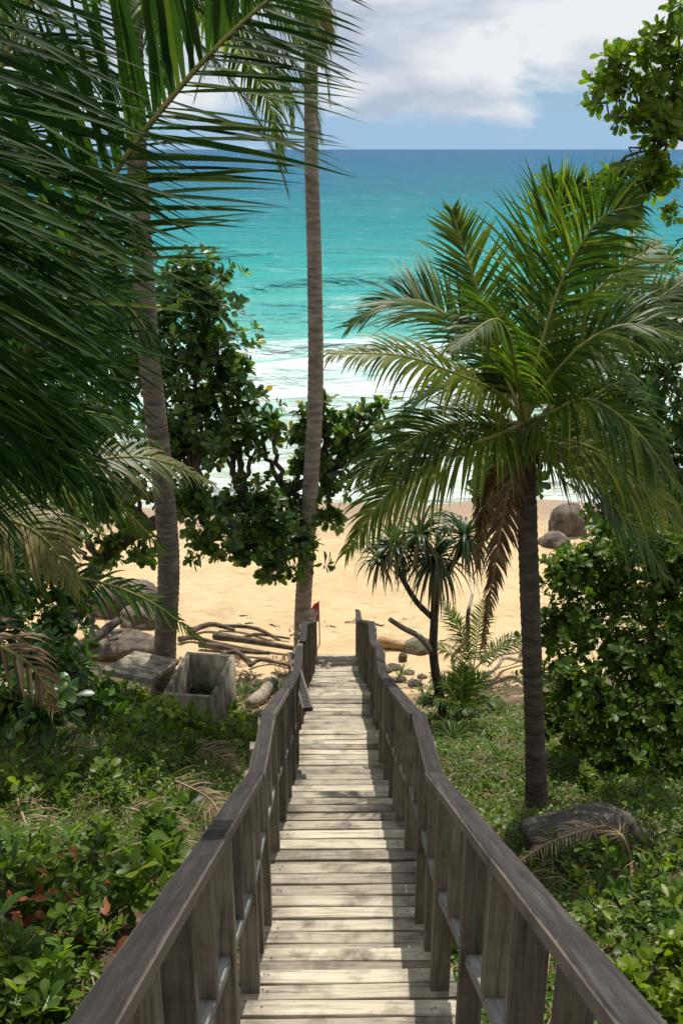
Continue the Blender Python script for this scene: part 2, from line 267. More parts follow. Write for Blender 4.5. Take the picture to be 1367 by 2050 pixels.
# ------------------------------------------------------------------ ground
def ground_material():
    m, nt, N, L = mat_new('ground_sand_soil')
    out = N('ShaderNodeOutputMaterial'); b = N('ShaderNodeBsdfPrincipled'); L(b.outputs[0], out.inputs[0])
    ge = N('ShaderNodeNewGeometry'); se = N('ShaderNodeSeparateXYZ'); L(ge.outputs['Position'], se.inputs[0])
    n = N('ShaderNodeTexNoise'); n.inputs['Scale'].default_value = 0.55; n.inputs['Detail'].default_value = 7; L(ge.outputs['Position'], n.inputs['Vector'])
    a = N('ShaderNodeMath'); a.operation = 'MULTIPLY_ADD'; a.inputs[1].default_value = 4.5; L(n.outputs['Fac'], a.inputs[0]); L(se.outputs['Y'], a.inputs[2])
    mr = N('ShaderNodeMapRange'); mr.inputs[1].default_value = 18.2; mr.inputs[2].default_value = 19.6; L(a.outputs[0], mr.inputs[0])
    n2 = N('ShaderNodeTexNoise'); n2.inputs['Scale'].default_value = 7; n2.inputs['Detail'].default_value = 10; n2.inputs['Roughness'].default_value = 0.7; L(ge.outputs['Position'], n2.inputs['Vector'])
    soil = ramp(N, [(0.3,(0.028,0.020,0.013)),(0.52,(0.075,0.052,0.033)),(0.72,(0.15,0.11,0.07))]); L(n2.outputs['Fac'], soil.inputs[0])
    n3 = N('ShaderNodeTexNoise'); n3.inputs['Scale'].default_value = 1.3; n3.inputs['Detail'].default_value = 9; n3.inputs['Roughness'].default_value = 0.6; L(ge.outputs['Position'], n3.inputs['Vector'])
    sand = ramp(N, [(0.3,(0.44,0.315,0.168)),(0.55,(0.52,0.385,0.215)),(0.75,(0.57,0.43,0.25))]); L(n3.outputs['Fac'], sand.inputs[0])
    wet = N('ShaderNodeMapRange'); wet.inputs[1].default_value = 0.50; wet.inputs[2].default_value = 0.12
    wa = N('ShaderNodeMath'); wa.operation = 'MULTIPLY_ADD'; wa.inputs[1].default_value = -0.18; L(n.outputs['Fac'], wa.inputs[0]); L(se.outputs['Z'], wa.inputs[2]); L(wa.outputs[0], wet.inputs[0])
    ws = N('ShaderNodeMixRGB'); L(wet.outputs[0], ws.inputs[0]); L(sand.outputs[0], ws.inputs[1]); ws.inputs[2].default_value = (0.30,0.20,0.115,1)
    mx = N('ShaderNodeMixRGB'); L(mr.outputs[0], mx.inputs[0]); L(soil.outputs[0], mx.inputs[1]); L(ws.outputs[0], mx.inputs[2]); L(mx.outputs[0], b.inputs['Base Color'])
    ro = N('ShaderNodeMapRange'); ro.inputs[3].default_value = 0.95; ro.inputs[4].default_value = 0.35; L(wet.outputs[0], ro.inputs[0]); L(ro.outputs[0], b.inputs['Roughness'])
    b.inputs['Specular IOR Level'].default_value = 0.25
    n4 = N('ShaderNodeTexNoise'); n4.inputs['Scale'].default_value = 3.2; n4.inputs['Detail'].default_value = 9; L(ge.outputs['Position'], n4.inputs['Vector'])
    vo = N('ShaderNodeTexVoronoi'); vo.feature = 'SMOOTH_F1'; vo.inputs['Scale'].default_value = 2.1; vo.inputs['Randomness'].default_value = 1.0; L(ge.outputs['Position'], vo.inputs['Vector'])
    vm_ = N('ShaderNodeMapRange'); vm_.inputs[1].default_value = 0.08; vm_.inputs[2].default_value = 0.32; L(vo.outputs['Distance'], vm_.inputs[0])
    hs = N('ShaderNodeMath'); hs.operation = 'MULTIPLY_ADD'; hs.inputs[1].default_value = 0.45; L(vm_.outputs[0], hs.inputs[0]); L(n4.outputs['Fac'], hs.inputs[2])
    bp = N('ShaderNodeBump'); bp.inputs['Strength'].default_value = 0.8; bp.inputs['Distance'].default_value = 0.11; L(hs.outputs[0], bp.inputs['Height']); L(bp.outputs[0], b.inputs['Normal'])
    return m
def build_ground():
    ys = np.concatenate([np.arange(-10, 24, 0.22), np.arange(24, 50, 0.6), np.arange(50, 130, 6)])
    xs = np.concatenate([np.arange(-60, -14, 2.0), np.arange(-14, 14, 0.28), np.arange(14, 62, 2.0)])
    V = np.array([(x, y, ground(x, y)) for y in ys for x in xs]); nx = len(xs)
    i, j = np.meshgrid(np.arange(len(ys)-1), np.arange(nx-1), indexing='ij'); k = (i*nx+j).ravel()
    o = np_obj('ground', V, np.stack([k, k+1, k+nx+1, k+nx], 1), ground_material(), smooth=True); o['kind'] = 'structure'
build_ground()

# ------------------------------------------------------------------ sea
def sea_material():
    m, nt, N, L = mat_new('sea_water')
    out = N('ShaderNodeOutputMaterial'); b = N('ShaderNodeBsdfPrincipled')
    ge = N('ShaderNodeNewGeometry'); se = N('ShaderNodeSeparateXYZ'); L(ge.outputs['Position'], se.inputs[0])
    # water colour follows the depth, i.e. the distance from the shore, with patches
    mpn = N('ShaderNodeMapping'); mpn.inputs['Scale'].default_value = (0.006, 0.02, 1); L(ge.outputs['Position'], mpn.inputs[0])
    pn = N('ShaderNodeTexNoise'); pn.inputs['Scale'].default_value = 1.0; pn.inputs['Detail'].default_value = 6; L(mpn.outputs[0], pn.inputs['Vector'])
    lg = N('ShaderNodeMath'); lg.operation = 'LOGARITHM'; lg.inputs[1].default_value = 10; L(se.outputs['Y'], lg.inputs[0])
    pa = N('ShaderNodeMath'); pa.operation = 'MULTIPLY_ADD'; pa.inputs[1].default_value = 0.35; pa.inputs[2].default_value = -0.175; L(pn.outputs['Fac'], pa.inputs[0])
    la = N('ShaderNodeMath'); la.operation = 'ADD'; L(lg.outputs[0], la.inputs[0]); L(pa.outputs[0], la.inputs[1])
    mr = N('ShaderNodeMapRange'); mr.inputs[1].default_value = 1.5; mr.inputs[2].default_value = 4.0; L(la.outputs[0], mr.inputs[0])
    r = ramp(N, [(0.0,(0.36,0.38,0.27)),(0.07,(0.28,0.42,0.34)),(0.13,(0.11,0.37,0.33)),(0.21,(0.030,0.275,0.265)),(0.30,(0.012,0.190,0.220)),(0.42,(0.012,0.130,0.195)),(0.60,(0.014,0.105,0.200)),(1.0,(0.016,0.085,0.185))])
    L(mr.outputs[0], r.inputs[0])
    # foam
    f1 = N('ShaderNodeTexNoise'); mf = N('ShaderNodeMapping'); mf.inputs['Scale'].default_value = (0.09, 0.22, 1); L(ge.outputs['Position'], mf.inputs[0])
    f1.inputs['Scale'].default_value = 1.3; f1.inputs['Detail'].default_value = 10; f1.inputs['Roughness'].default_value = 0.74; f1.inputs['Distortion'].default_value = 0.8; L(mf.outputs[0], f1.inputs['Vector'])
    fz = ramp(N, [(0.0,(0.20,)*3),(0.06,(0.24,)*3),(0.10,(0.13,)*3),(0.16,(0.13,)*3),(0.20,(0.25,)*3),(0.34,(0.27,)*3),(0.42,(0.13,)*3),(0.45,(0.0,)*3),(0.52,(0.09,)*3),(0.57,(0.12,)*3),(0.64,(0.0,)*3),(1.0,(0.0,)*3)])
    fy = N('ShaderNodeMapRange'); fy.inputs[1].default_value = 33; fy.inputs[2].default_value = 120; L(se.outputs['Y'], fy.inputs[0]); L(fy.outputs[0], fz.inputs[0])
    wv = N('ShaderNodeTexNoise'); mw = N('ShaderNodeMapping'); mw.inputs['Scale'].default_value = (0.05, 0.05, 1); L(ge.outputs['Position'], mw.inputs[0]); L(mw.outputs[0], wv.inputs['Vector']); wv.inputs['Detail'].default_value = 4
    wy = N('ShaderNodeMath'); wy.operation = 'MULTIPLY_ADD'; wy.inputs[1].default_value = 14; wy.inputs[2].default_value = -7; L(wv.outputs['Fac'], wy.inputs[0])
    wz = N('ShaderNodeMath'); wz.operation = 'ADD'; L(wy.outputs[0], wz.inputs[0]); L(se.outputs['Y'], wz.inputs[1]); L(wz.outputs[0], fy.inputs[0])
    fs = N('ShaderNodeMath'); fs.operation = 'ADD'; L(f1.outputs['Fac'], fs.inputs[0]); L(fz.outputs[0], fs.inputs[1])
    fm = N('ShaderNodeMapRange'); fm.inputs[1].default_value = 0.56; fm.inputs[2].default_value = 0.92; fm.interpolation_type = 'SMOOTHSTEP'; L(fs.outputs[0], fm.inputs[0])
    mx = N('ShaderNodeMixRGB'); L(fm.outputs[0], mx.inputs[0]); L(r.outputs[0], mx.inputs[1]); mx.inputs[2].default_value = (0.66,0.69,0.69,1)
    L(mx.outputs[0], b.inputs['Base Color'])
    ro = N('ShaderNodeMapRange'); ro.inputs[3].default_value = 0.12; ro.inputs[4].default_value = 0.85; L(fm.outputs[0], ro.inputs[0]); L(ro.outputs[0], b.inputs['Roughness'])
    b.inputs['IOR'].default_value = 1.33; b.inputs['Specular IOR Level'].default_value = 0.15
    def wave(scale, st, strength, dist, nrm_in=None):
        mp = N('ShaderNodeMapping'); mp.inputs['Scale'].default_value = st; L(ge.outputs['Position'], mp.inputs[0])
        n = N('ShaderNodeTexNoise'); n.inputs['Scale'].default_value = scale; n.inputs['Detail'].default_value = 5; n.inputs['Roughness'].default_value = 0.6; L(mp.outputs[0], n.inputs['Vector'])
        bp = N('ShaderNodeBump'); bp.inputs['Strength'].default_value = strength; bp.inputs['Distance'].default_value = dist; L(n.outputs['Fac'], bp.inputs['Height'])
        if nrm_in is not None: L(nrm_in, bp.inputs['Normal'])
        return bp.outputs[0]
    w = wave(0.045, (0.4, 1, 1), 1.0, 8.0); w = wave(0.22, (0.45, 1, 1), 1.0, 2.4, w); w = wave(1.1, (0.55, 1, 1), 0.9, 0.5, w)
    df = N('ShaderNodeBsdfDiffuse'); gl = N('ShaderNodeBsdfGlossy'); ms = N('ShaderNodeMixShader'); fr_ = N('ShaderNodeFresnel'); fr_.inputs['IOR'].default_value = 1.33
    L(mx.outputs[0], df.inputs[0]); L(w, df.inputs['Normal']); L(w, gl.inputs['Normal']); L(ro.outputs[0], gl.inputs['Roughness']); L(w, fr_.inputs['Normal'])
    inv = N('ShaderNodeMapRange'); inv.inputs[3].default_value = 0.34; inv.inputs[4].default_value = 0.03; L(fm.outputs[0], inv.inputs[0])
    fk = N('ShaderNodeMath'); fk.operation = 'MULTIPLY'; L(fr_.outputs[0], fk.inputs[0]); L(inv.outputs[0], fk.inputs[1])
    L(fk.outputs[0], ms.inputs[0]); L(df.outputs[0], ms.inputs[1]); L(gl.outputs[0], ms.inputs[2]); L(ms.outputs[0], out.inputs[0]); nt.nodes.remove(b)
    return m
def build_sea():
    ys = np.concatenate([np.arange(32.5, 70, 0.22), np.arange(70, 130, 0.35), 130*np.exp(np.linspace(0, math.log(200), 150))])
    us = np.linspace(-0.75, 0.75, 260); nx = len(us)
    Y, Uu = np.meshgrid(ys, us, indexing='ij'); X = Uu*np.maximum(Y, 60)
    Z = np.zeros_like(X); rg = np.random.default_rng(4)
    near = np.clip((260-Y)/200, 0, 1)
    for k in range(16):
        lam = rg.uniform(2.2, 14); a = 0.008*lam*rg.uniform(0.5, 1.1); th = rg.normal(0, 0.55); ph = rg.uniform(0, 6.28)
        Z += near*a*np.sin((X*math.sin(th)+Y*math.cos(th))*2*math.pi/lam+ph)
    def crest(y0, h, w, bend, seed):
        c = y0 + bend*np.sin(X/23.0+seed) + 1.5*np.sin(X/7.0+seed*2); t = (Y-c)
        s = np.where(t < 0, w*0.55, w*1.7); amp = h*(0.55+0.45*np.sin(X/15.0+seed*3))
        return amp*np.exp(-(t/s)**2)
    Z += crest(94, 1.0, 2.6, 3, 0.4)+crest(74, 0.9, 2.3, 3, 2.2)+crest(61, 0.6, 1.5, 3, 1.0)+crest(126, 0.8, 4, 4, 3.3)
    sh = np.clip((Y-33)/14, 0, 1); Z = Z*sh + 0.05 + 0.10*np.sin(X/3.7)*np.sin(X/1.9+1)*(1-sh)*np.clip(1-(Y-33)/8, 0, 1)
    V = np.stack([X, Y, Z], -1).reshape(-1, 3)
    i, j = np.meshgrid(np.arange(len(ys)-1), np.arange(nx-1), indexing='ij'); k = (i*nx+j).ravel()
    o = np_obj('sea', V, np.stack([k, k+1, k+nx+1, k+nx], 1), sea_material(), smooth=True); o['kind'] = 'structure'
build_sea()

# ------------------------------------------------------------------ wooden stairway
rng = np.random.default_rng(11); random.seed(11)
def box_mesh(name, sx, sy, sz, mat, warp=0.0, bev=0.006, seed=0):
    import bmesh
    bm = bmesh.new(); bmesh.ops.create_cube(bm, size=1.0)
    for v in bm.verts: v.co = Vector((v.co.x*sx, v.co.y*sy, v.co.z*sz))
    bmesh.ops.bevel(bm, geom=bm.edges[:], offset=bev, segments=1, affect='EDGES')
    r = random.Random(seed)
    if warp:
        bmesh.ops.subdivide_edges(bm, edges=[e for e in bm.edges if e.calc_length() > max(sx, sy, sz)*0.7], cuts=3)
        ph = r.uniform(0, 6)
        for v in bm.verts:
            t = v.co[[sx, sy, sz].index(max(sx, sy, sz))]
            v.co += Vector((0, 0, warp*math.sin(t*3+ph))) if sz < max(sx, sy) else Vector((warp*math.sin(t*3+ph), 0, 0))
            v.co += Vector((r.uniform(-1, 1), r.uniform(-1, 1), r.uniform(-1, 1)))*warp*0.25
    me = bpy.data.meshes.new(name); bm.to_mesh(me); bm.free(); me.materials.append(mat); return me
UP_ = np.array([0, 0, 1.0]); M['nail'] = plain('rusty_nail', (0.05,0.03,0.022), 0.7)
STAIR = thing('wooden_staircase', (0, 0, 0), 'weathered grey wooden staircase with railings descending to the sandy beach', 'staircase')
BW = 0.0885; BP = 0.099
tread_meshes = [box_mesh('tread_board', 1.1+0.02*math.sin(i*2.3), BW, 0.035, M['tread'], 0.004, 0.004, i) for i in range(6)]
nb = [0]
def board(y, z):
    o = link(bpy.data.objects.new('tread_board', tread_meshes[nb[0] % 6]), STAIR); nb[0] += 1
    o.location = (rng.normal(0, 0.006), y, z-0.0175+rng.normal(0, 0.0015)); o.rotation_euler = (rng.normal(0, 0.006), rng.normal(0, 0.002), rng.normal(0, 0.004)+(math.pi if rng.random() < 0.5 else 0))
STEP = []                                             # (front edge y, z, depth) of every level
def level(y1, z, depth):
    STEP.append((y1, z, depth)); n = int(round(depth/BP))
    for k in range(n): board(y1-BP*(k+0.5)+0.002, z)
y, z = 3.98, 8.366
for k in range(11): level(y-0.38*k, z+0.19*k, 0.40)
level(4.32, 8.18, 0.36); level(5.25, 7.98, 0.97)
for k in range(1, 13): level(5.25+0.2962*k, 7.98-0.1446*k, 0.30)
level(9.78, 6.10, 1.0)
for k in range(1, 5): level(9.78+0.30*k, 6.10-0.15*k, 0.30)
level(11.9, 5.35, 0.95)
for k in range(1, 18): level(11.9+0.33*k, 5.35-0.165*k, 0.35)
level(18.40, 2.38, 0.95)
for k in range(1, 6): level(18.40+0.34*k, 2.38-0.17*k, 0.36)
STEP.sort()
V, F = [], []
for (ye, zz, dd) in STEP:
    for kk in range(int(round(dd/BP))):
        for xx in (-0.40, -0.385, 0.39, 0.41):
            c = np.array([xx+rng.normal(0, 0.006), ye-BP*(kk+0.5)+rng.normal(0, 0.02), zz+0.0015]); a = np.arange(6)*math.pi/3; b0 = len(V)
            V += [c+np.array([0.005*math.cos(t), 0.005*math.sin(t), 0.0]) for t in a]+[c+UP_*0.0015]
            F += [(b0+q, b0+(q+1) % 6, b0+6) for q in range(6)]
np_obj('nail_heads', V, F, M['nail'], STAIR, kind='stuff')
def tread_z(y):
    for (ye, zz, d) in STEP:
        if y <= ye: return zz
    return STEP[-1][1]
def beam(name, P, Q, w, h, mat, parent, bev=0.006, ext=0.0):
    P = Vector(P); Q = Vector(Q); d = Q-P; n = d.length+ext
    me = box_mesh(name, w, n, h, mat, 0.003 if n > 0.4 else 0, bev, int(n*1000))
    o = link(bpy.data.objects.new(name, me), parent); o.location = (P+Q)/2; o.rotation_euler = d.to_track_quat('Y', 'Z').to_euler(); return o
RAIL = [(-1.2,12.2),(0.9,11.12),(4.24,9.34),(5.15,9.12),(7.1,8.16),(9.25,7.13),(9.95,7.05),(11.3,6.42),(11.95,6.36),(15.0,4.88),(17.9,3.45),(18.45,3.38),(19.7,2.82)]
ry = [a for a, b in RAIL]; rz = [b for a, b in RAIL]
STR = [(-1.2,10.75),(4.0,8.26),(4.4,8.02),(5.2,7.86),(9.1,5.98),(9.75,5.98),(11.2,5.22),(11.9,5.22),(17.8,2.26),(18.4,2.25),(20.2,1.3)]
for s in (-1, 1):
    for a, b in zip(STR[:-1], STR[1:]):               # stringers under the treads
        beam('stringer', (s*0.47, a[0], a[1]-0.14), (s*0.47, b[0], b[1]-0.14), 0.045, 0.22, M['post'], STAIR, ext=0.04)
    for i in range(len(RAIL)-1):
        if s < 0 and i == 6: continue                 # the left top rail has come off here
        a, b = RAIL[i], RAIL[i+1]; jog = 0.006*((i*7) % 3-1)
        o = beam('handrail', (s*0.447+jog, a[0], a[1]), (s*0.447+jog, b[0], b[1]), 0.084, 0.048, M['rail'], STAIR, 0.007, 0.02)
    # posts: two planks bolted together, short infill planks, low mid rail
    yy = 0.35; last = None; k = 0
    while yy < 19.7:
        zt = float(np.interp(yy, ry, rz))-0.024; zb = max(tread_z(yy)-0.42, ground(s*0.5, yy)-0.1)
        for dy, dx in ((-0.024, 0.0), (0.024, 0.003)):
            zq = float(np.interp(yy+dy, ry, rz))-0.026
            me = box_mesh('post', 0.092, 0.045, zq-zb, M['post'], 0.002, 0.004, k)
            o = link(bpy.data.objects.new('post', me), STAIR); o.location = (s*(0.470+dx), yy+dy, (zq+zb)/2); o.rotation_euler = (0, 0, rng.normal(0, 0.02)); k += 1
        if last is not None:
            za, zb2 = tread_z(last+0.05)+0.42, 0
            ya, yb = last+0.05, yy-0.05
            z1 = float(np.interp(ya, ry, rz))-0.60; z2 = float(np.interp(yb, ry, rz))-0.60
            beam('mid_rail', (s*0.484, ya, z1), (s*0.484, yb, z2), 0.088, 0.042, M['midrail'], STAIR, 0.004)
            for q, f in enumerate((0.52,)) if yy < 9 else enumerate((0.33, 0.66)):
                ym = ya+(yb-ya)*f
                zt = float(np.interp(ym, ry, rz))-0.026; lo = z1+(z2-z1)*f+0.02 if (q+k) % 3 else zb-0.05
                xo = 0.474
                me = box_mesh('baluster', 0.072, 0.088, zt-lo, M['post'], 0.002, 0.004, k+q+100)
                o = link(bpy.data.objects.new('baluster', me), STAIR); o.location = (s*xo, ym, (zt+lo)/2); o.rotation_euler = (0, 0, rng.normal(0, 0.03))
        last = yy; yy += 0.88 if yy < 9 else 0.75
pl = beam('loose_plank', at(584, 1309, 10.4), at(616, 1420, 8.7), 0.11, 0.045, M['rail'], None)
tag(pl, 'loose broken handrail plank leaning steeply against the staircase railing', 'plank')

# ------------------------------------------------------------------ coconut palms
def leaflets(P, hint, n, llen, lw, seg, hang, fwd0, fwd1, rg, s0=0.12, vee=0.18, ragged=0.1, tint=0.4, tspread=0.25, fold=True, sides=(-1, 1), prof=None, wn=None):
    """strips along a rachis polyline; returns list arrays (n*2, seg+1, 3 or 2, 3) and tint per leaflet"""
    K = len(P); s = np.linspace(s0, 0.985, n); idx = s*(K-1); i0 = np.minimum(idx.astype(int), K-2); u = (idx-i0)[:, None]
    B0 = P[i0]*(1-u)+P[i0+1]*u; Tg = nrm(np.gradient(P, axis=0)); T0 = nrm(Tg[i0]*(1-u)+Tg[i0+1]*u)
    H = np.asarray(hint, float); out = []; tints = []
    for sd in sides:
        B = B0 + T0*rg.normal(0, 0.006, (n, 1)); Nn = nrm(H-T0*(T0@H)[:, None]); S = nrm(np.cross(T0, Nn))*sd
        a = np.radians(fwd0+(fwd1-fwd0)*s + rg.normal(0, 5, n))[:, None]
        D = nrm(S*np.cos(a)+T0*np.sin(a)+Nn*(vee+rg.normal(0, 0.07, (n, 1))))
        pr = (0.45+0.55*np.sin(np.clip((s-s0)/(1-s0)*1.25+0.28, 0, 1.57)))*np.clip((1.02-s)/0.45, 0.22, 1) if prof is None else prof(s)
        l = (llen*pr*(1+rg.normal(0, ragged, n)))[:, None]
        uu = np.linspace(0, 1, seg+1)
        hg = (hang*(1+rg.normal(0, 0.25, n)))[:, None]
        pts = []; p = B.copy(); d = D.copy()
        for q in range(seg+1):
            pts.append(p.copy()); d = nrm(d + np.array([0, 0, -1.0])*hg*(0.35+1.3*q/seg)/seg*2); p = p + d*l/seg
        C = np.stack(pts, 1)                                              # n, seg+1, 3
        Dt = nrm(np.gradient(C, axis=1)); Wd = nrm(np.cross(Dt, np.broadcast_to(Nn[:, None, :] if wn is None or wn[sd] is None else np.asarray(wn[sd], float)+rg.normal(0, 0.22, (n, 1, 3)), Dt.shape)))
        Nl = np.cross(Wd, Dt)
        w = lw*np.clip(np.minimum(0.55+uu*2.5, 1.15*(1-uu**2.2)), 0.03, 1)[None, :, None]*(0.6+0.4*pr[:, None, None])
        if fold: out.append(np.stack([C-Wd*w/2+Nl*w*0.22, C, C+Wd*w/2+Nl*w*0.22], 2))
        else: out.append(np.stack([C-Wd*w/2, C+Wd*w/2], 2))
        tints.append(np.clip(tint+rg.normal(0, tspread, n), 0, 1))
    return np.concatenate(out), np.concatenate(tints)
def strips(A, tint):
    n, sg, w, _ = A.shape; V = A.reshape(-1, 3); base = (np.arange(n)*sg*w)[:, None]; q = []
    for a in range(sg-1):
        for b in range(w-1): q.append([a*w+b, a*w+b+1, (a+1)*w+b+1, (a+1)*w+b])
    q = np.array(q); F = (base[:, :, None]+q[None]).reshape(-1, 4)
    return V, F, np.repeat(tint, sg*w)
def add_frond(root, P, hint, mat, rib, rg, n=60, llen=0.8, lw=0.035, seg=5, hang=0.4, r0=0.02, fwd=(25, 55), single=0, tint=0.4, fold=True, s0=0.14, vee=0.18, kn=28, tspread=0.2, name='frond', ragged=0.1, wn=None):
    P = spline(P, kn); L_ = len(P)
    V, F = tube(P, np.linspace(r0, r0*0.22, L_), 6, cap=False); org = P[0]
    fo = np_obj(name, V, F, rib, root, smooth=True, origin=org)
    A, tn = leaflets(P, hint, n, llen, lw, seg, hang, fwd[0], fwd[1], rg, s0=s0, vee=vee, tint=tint, fold=fold, tspread=tspread, ragged=ragged, wn=wn)
    if single:
        for a, t in zip(A, tn):
            V, F, T = strips(a[None], np.array([t])); np_obj('leaflet', V, F, mat, fo, tint=T, smooth=True, origin=a[0, 1])
    else:
        V, F, T = strips(A, tn); np_obj('leaflets', V, F, mat, fo, tint=T, smooth=True, origin=org, kind='stuff')
    return fo
def ringed_trunk(name, P, r0, r1, mat, root, rg, pitch=0.12, n=16, flare=1.35):
    P = np.asarray(P, float); L_ = np.linalg.norm(np.diff(P, axis=0), axis=1).sum(); m = int(L_/pitch)*3; C = spline(P, m)
    t = np.linspace(0, 1, m); R = (r0+(r1-r0)*t)*(1+(flare-1)*np.exp(-t*L_/0.45)); ph = np.arange(m) % 3
    R = R*np.array([1.045, 0.985, 1.0])[ph]*(1+rg.normal(0, 0.008, m))
    V, F = tube(C, R, n, cap=False); Vr = V.reshape(m, n, 3); a = np.arange(n)*2*math.pi/n
    sl = rg.normal(0, 0.012, (m//3+1)).repeat(3)[:m]; ph2 = rg.uniform(0, 6.28, (m//3+1)).repeat(3)[:m]
    Vr[:, :, 2] += sl[:, None]*np.sin(a[None]+ph2[:, None]) + rg.normal(0, 0.004, (m, n))
    return np_obj(name, V, F, mat, root, smooth=False, origin=C[0])
def arc(base, az, el, L_, droop, n=9, side=0.0):
    P = [np.asarray(base, float)]; a, e = math.radians(az), math.radians(el)
    for k in range(n):
        d = np.array([math.sin(a)*math.cos(e), math.cos(a)*math.cos(e), math.sin(e)]); P.append(P[-1]+d*L_/n)
        e = max(e-math.radians(droop)*(0.45+1.1*k/n)/n, math.radians(-86)); a += math.radians(side)/n
    return np.array(P)
UP = np.array([0, 0, 1.0])
def crown(root, top, spec, rg, mat, llen, lw, n, L0, r0=0.03, seg=4):
    for (az, el, L_, dr) in spec:
        dead = el < -35
        add_frond(root, arc(top+rg.normal(0, 0.05, 3), az, el, L0*L_, dr, side=rg.normal(0, 12)), UP, M['palm_dry'] if dead else mat, M['rachis'], rg, n=n, llen=llen, lw=lw, seg=seg, hang=0.75, r0=r0, fold=False, tint=rg.uniform(0.15, 0.65), s0=0.18)

# slim tall palm beside the stair foot
rg = np.random.default_rng(21)
b = at(607, 1312, 20.3); b[2] = ground(b[0], b[1])-0.1
pts = [b, at(606, 1230, 20.3), at(617, 1050, 20.3), at(631, 800, 20.35), at(630, 560, 20.4), at(624, 330, 20.5), at(623, 120, 20.6), at(629, -70, 20.7)]
p = thing('coconut_palm', b, 'tall slim coconut palm with ringed grey trunk standing beside the stair foot', 'palm tree')
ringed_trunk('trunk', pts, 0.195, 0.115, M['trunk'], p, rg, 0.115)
crown(p, np.array(pts[-1]), [(260,40,1,120),(290,5,1,95),(235,-5,0.9,80),(200,25,0.9,100),(170,35,0.8,110),(90,66,0.5,95),(60,58,0.5,85),(20,40,0.6,90),(330,30,1,100),(300,60,0.9,110),(130,65,0.55,105),(0,70,0.6,80),(275,-25,0.85,60),(180,-50,0.5,30)], rg, M['palm'], 0.75, 0.05, 60, 4.0)
# stout palm by the concrete box
rg = np.random.default_rng(22)
b = at(325, 1400, 16.2); b[2] = ground(b[0], b[1])-0.1
pts = [b, at(331, 1290, 16.2), at(338, 1120, 16.2), at(322, 920, 16.25), at(300, 720, 16.3), at(285, 500, 16.4), at(272, 250, 16.5), at(264, -40, 16.6)]
p = thing('coconut_palm', b, 'stout coconut palm with leaning ringed trunk in front of the open concrete box', 'palm tree')
ringed_trunk('trunk', pts, 0.205, 0.15, M['trunk_shaded'], p, rg, 0.10)
crown(p, np.array(pts[-1]), [(70,10,0.8,125),(95,-8,0.82,95),(120,20,0.8,120),(50,30,0.8,110),(80,28,0.75,140),(105,8,0.85,118),(60,-5,0.8,100),(88,-22,0.8,65),(35,-10,1,90),(160,5,0.8,100),(210,15,0.8,110),(250,-5,0.9,95),(300,15,0.9,105),(340,30,0.8,100),(85,-38,0.85,45),(0,65,0.7,90),(230,60,0.7,110)], rg, M['palm'], 0.95, 0.055, 74, 4.7)

# young palm with open crown beside the stairs
rg = np.random.default_rng(23)
b = at(1078, 1605, 9.3); b[2] = ground(b[0], b[1])-0.08
top = at(1048, 850, 9.3)
p = thing('young_coconut_palm', b, 'short coconut palm with dark trunk and full feathery crown among green shrubs', 'palm tree')
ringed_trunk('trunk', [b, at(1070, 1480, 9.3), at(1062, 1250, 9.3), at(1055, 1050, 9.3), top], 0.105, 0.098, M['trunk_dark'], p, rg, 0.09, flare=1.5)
for k in range(22):
    a = k*2.399; z0 = -0.34+0.30*k/22; q = top+np.array([math.cos(a)*0.085, math.sin(a)*0.085, z0]); d = np.array([math.cos(a)*0.75, math.sin(a)*0.75, 0.9]); l = rg.uniform(0.10, 0.26)
    V, F = tube(*closed(np.array([q, q+d*l*0.5, q+d*l+UP*0.04]), np.array([0.045, 0.034, 0.022])), 6, cap=False); np_obj('leaf_base', V, F, M['drift_dark'] if k < 14 else M['rachis_dead'], p, smooth=True)
def fr(pts, hint=(0, -0.45, 0.9), **k):
    P = [top+np.array([0, 0, 0.02])] + [at(*q) for q in pts]
    d = dict(n=80, llen=0.88, lw=0.033, seg=6, hang=0.60, r0=0.026, fold=False, ragged=0.14, tspread=0.24, tint=rg.uniform(0.15, 0.6), s0=0.13, fwd=(28, 58)); d.update(k)
    mat = d.pop('mat', M['palm']); rib = d.pop('rib', M['rachis'])
    add_frond(p, P, np.array(hint, float), mat, rib, rg, **d)
fr([(1000,790,9.2),(920,752,9.0),(800,712,8.8),(652,708,8.7)], tint=0.95, llen=0.75)
fr([(1000,740,9.4),(900,635,9.6),(800,600,9.8),(695,655,9.9)], tint=0.3, hang=0.25)
fr([(1010,740,9.5),(965,610,9.8),(925,490,10.0),(903,418,10.1)], hang=0.15, llen=0.7, tint=0.6)
fr([(1050,720,9.5),(1068,560,9.8),(1115,420,10.0),(1165,365,10.0)], hint=(0.2,-0.9,0.4), hang=0.25, tint=0.4)
fr([(1075,720,9.3),(1125,560,9.4),(1200,440,9.3),(1280,410,9.2)], hint=(-0.3,-0.9,0.5), hang=0.4, tint=0.35)
fr([(1085,740,9.5),(1170,610,9.8),(1250,530,10.0),(1322,490,10.2)], hang=0.3, tint=0.6)
fr([(1100,760,9.2),(1180,680,9.0),(1270,650,8.9),(1390,690,8.8)], hang=0.7, tint=0.4)
fr([(1095,770,9.5),(1200,690,9.9),(1300,610,10.1),(1400,540,10.3)], hang=0.4, tint=0.3)
fr([(1035,760,8.9),(1015,670,8.5),(985,640,8.2),(900,700,7.8)], hint=(0.3,-0.3,1), hang=0.75, tint=0.45, llen=0.85)
fr([(1095,830,9.0),(1180,800,8.7),(1280,870,8.5),(1360,985,8.4)], hang=0.8, tint=0.5)
fr([(1000,850,9.2),(890,850,9.1),(790,900,9.0),(695,965,8.9)], hang=0.75, tint=0.4)
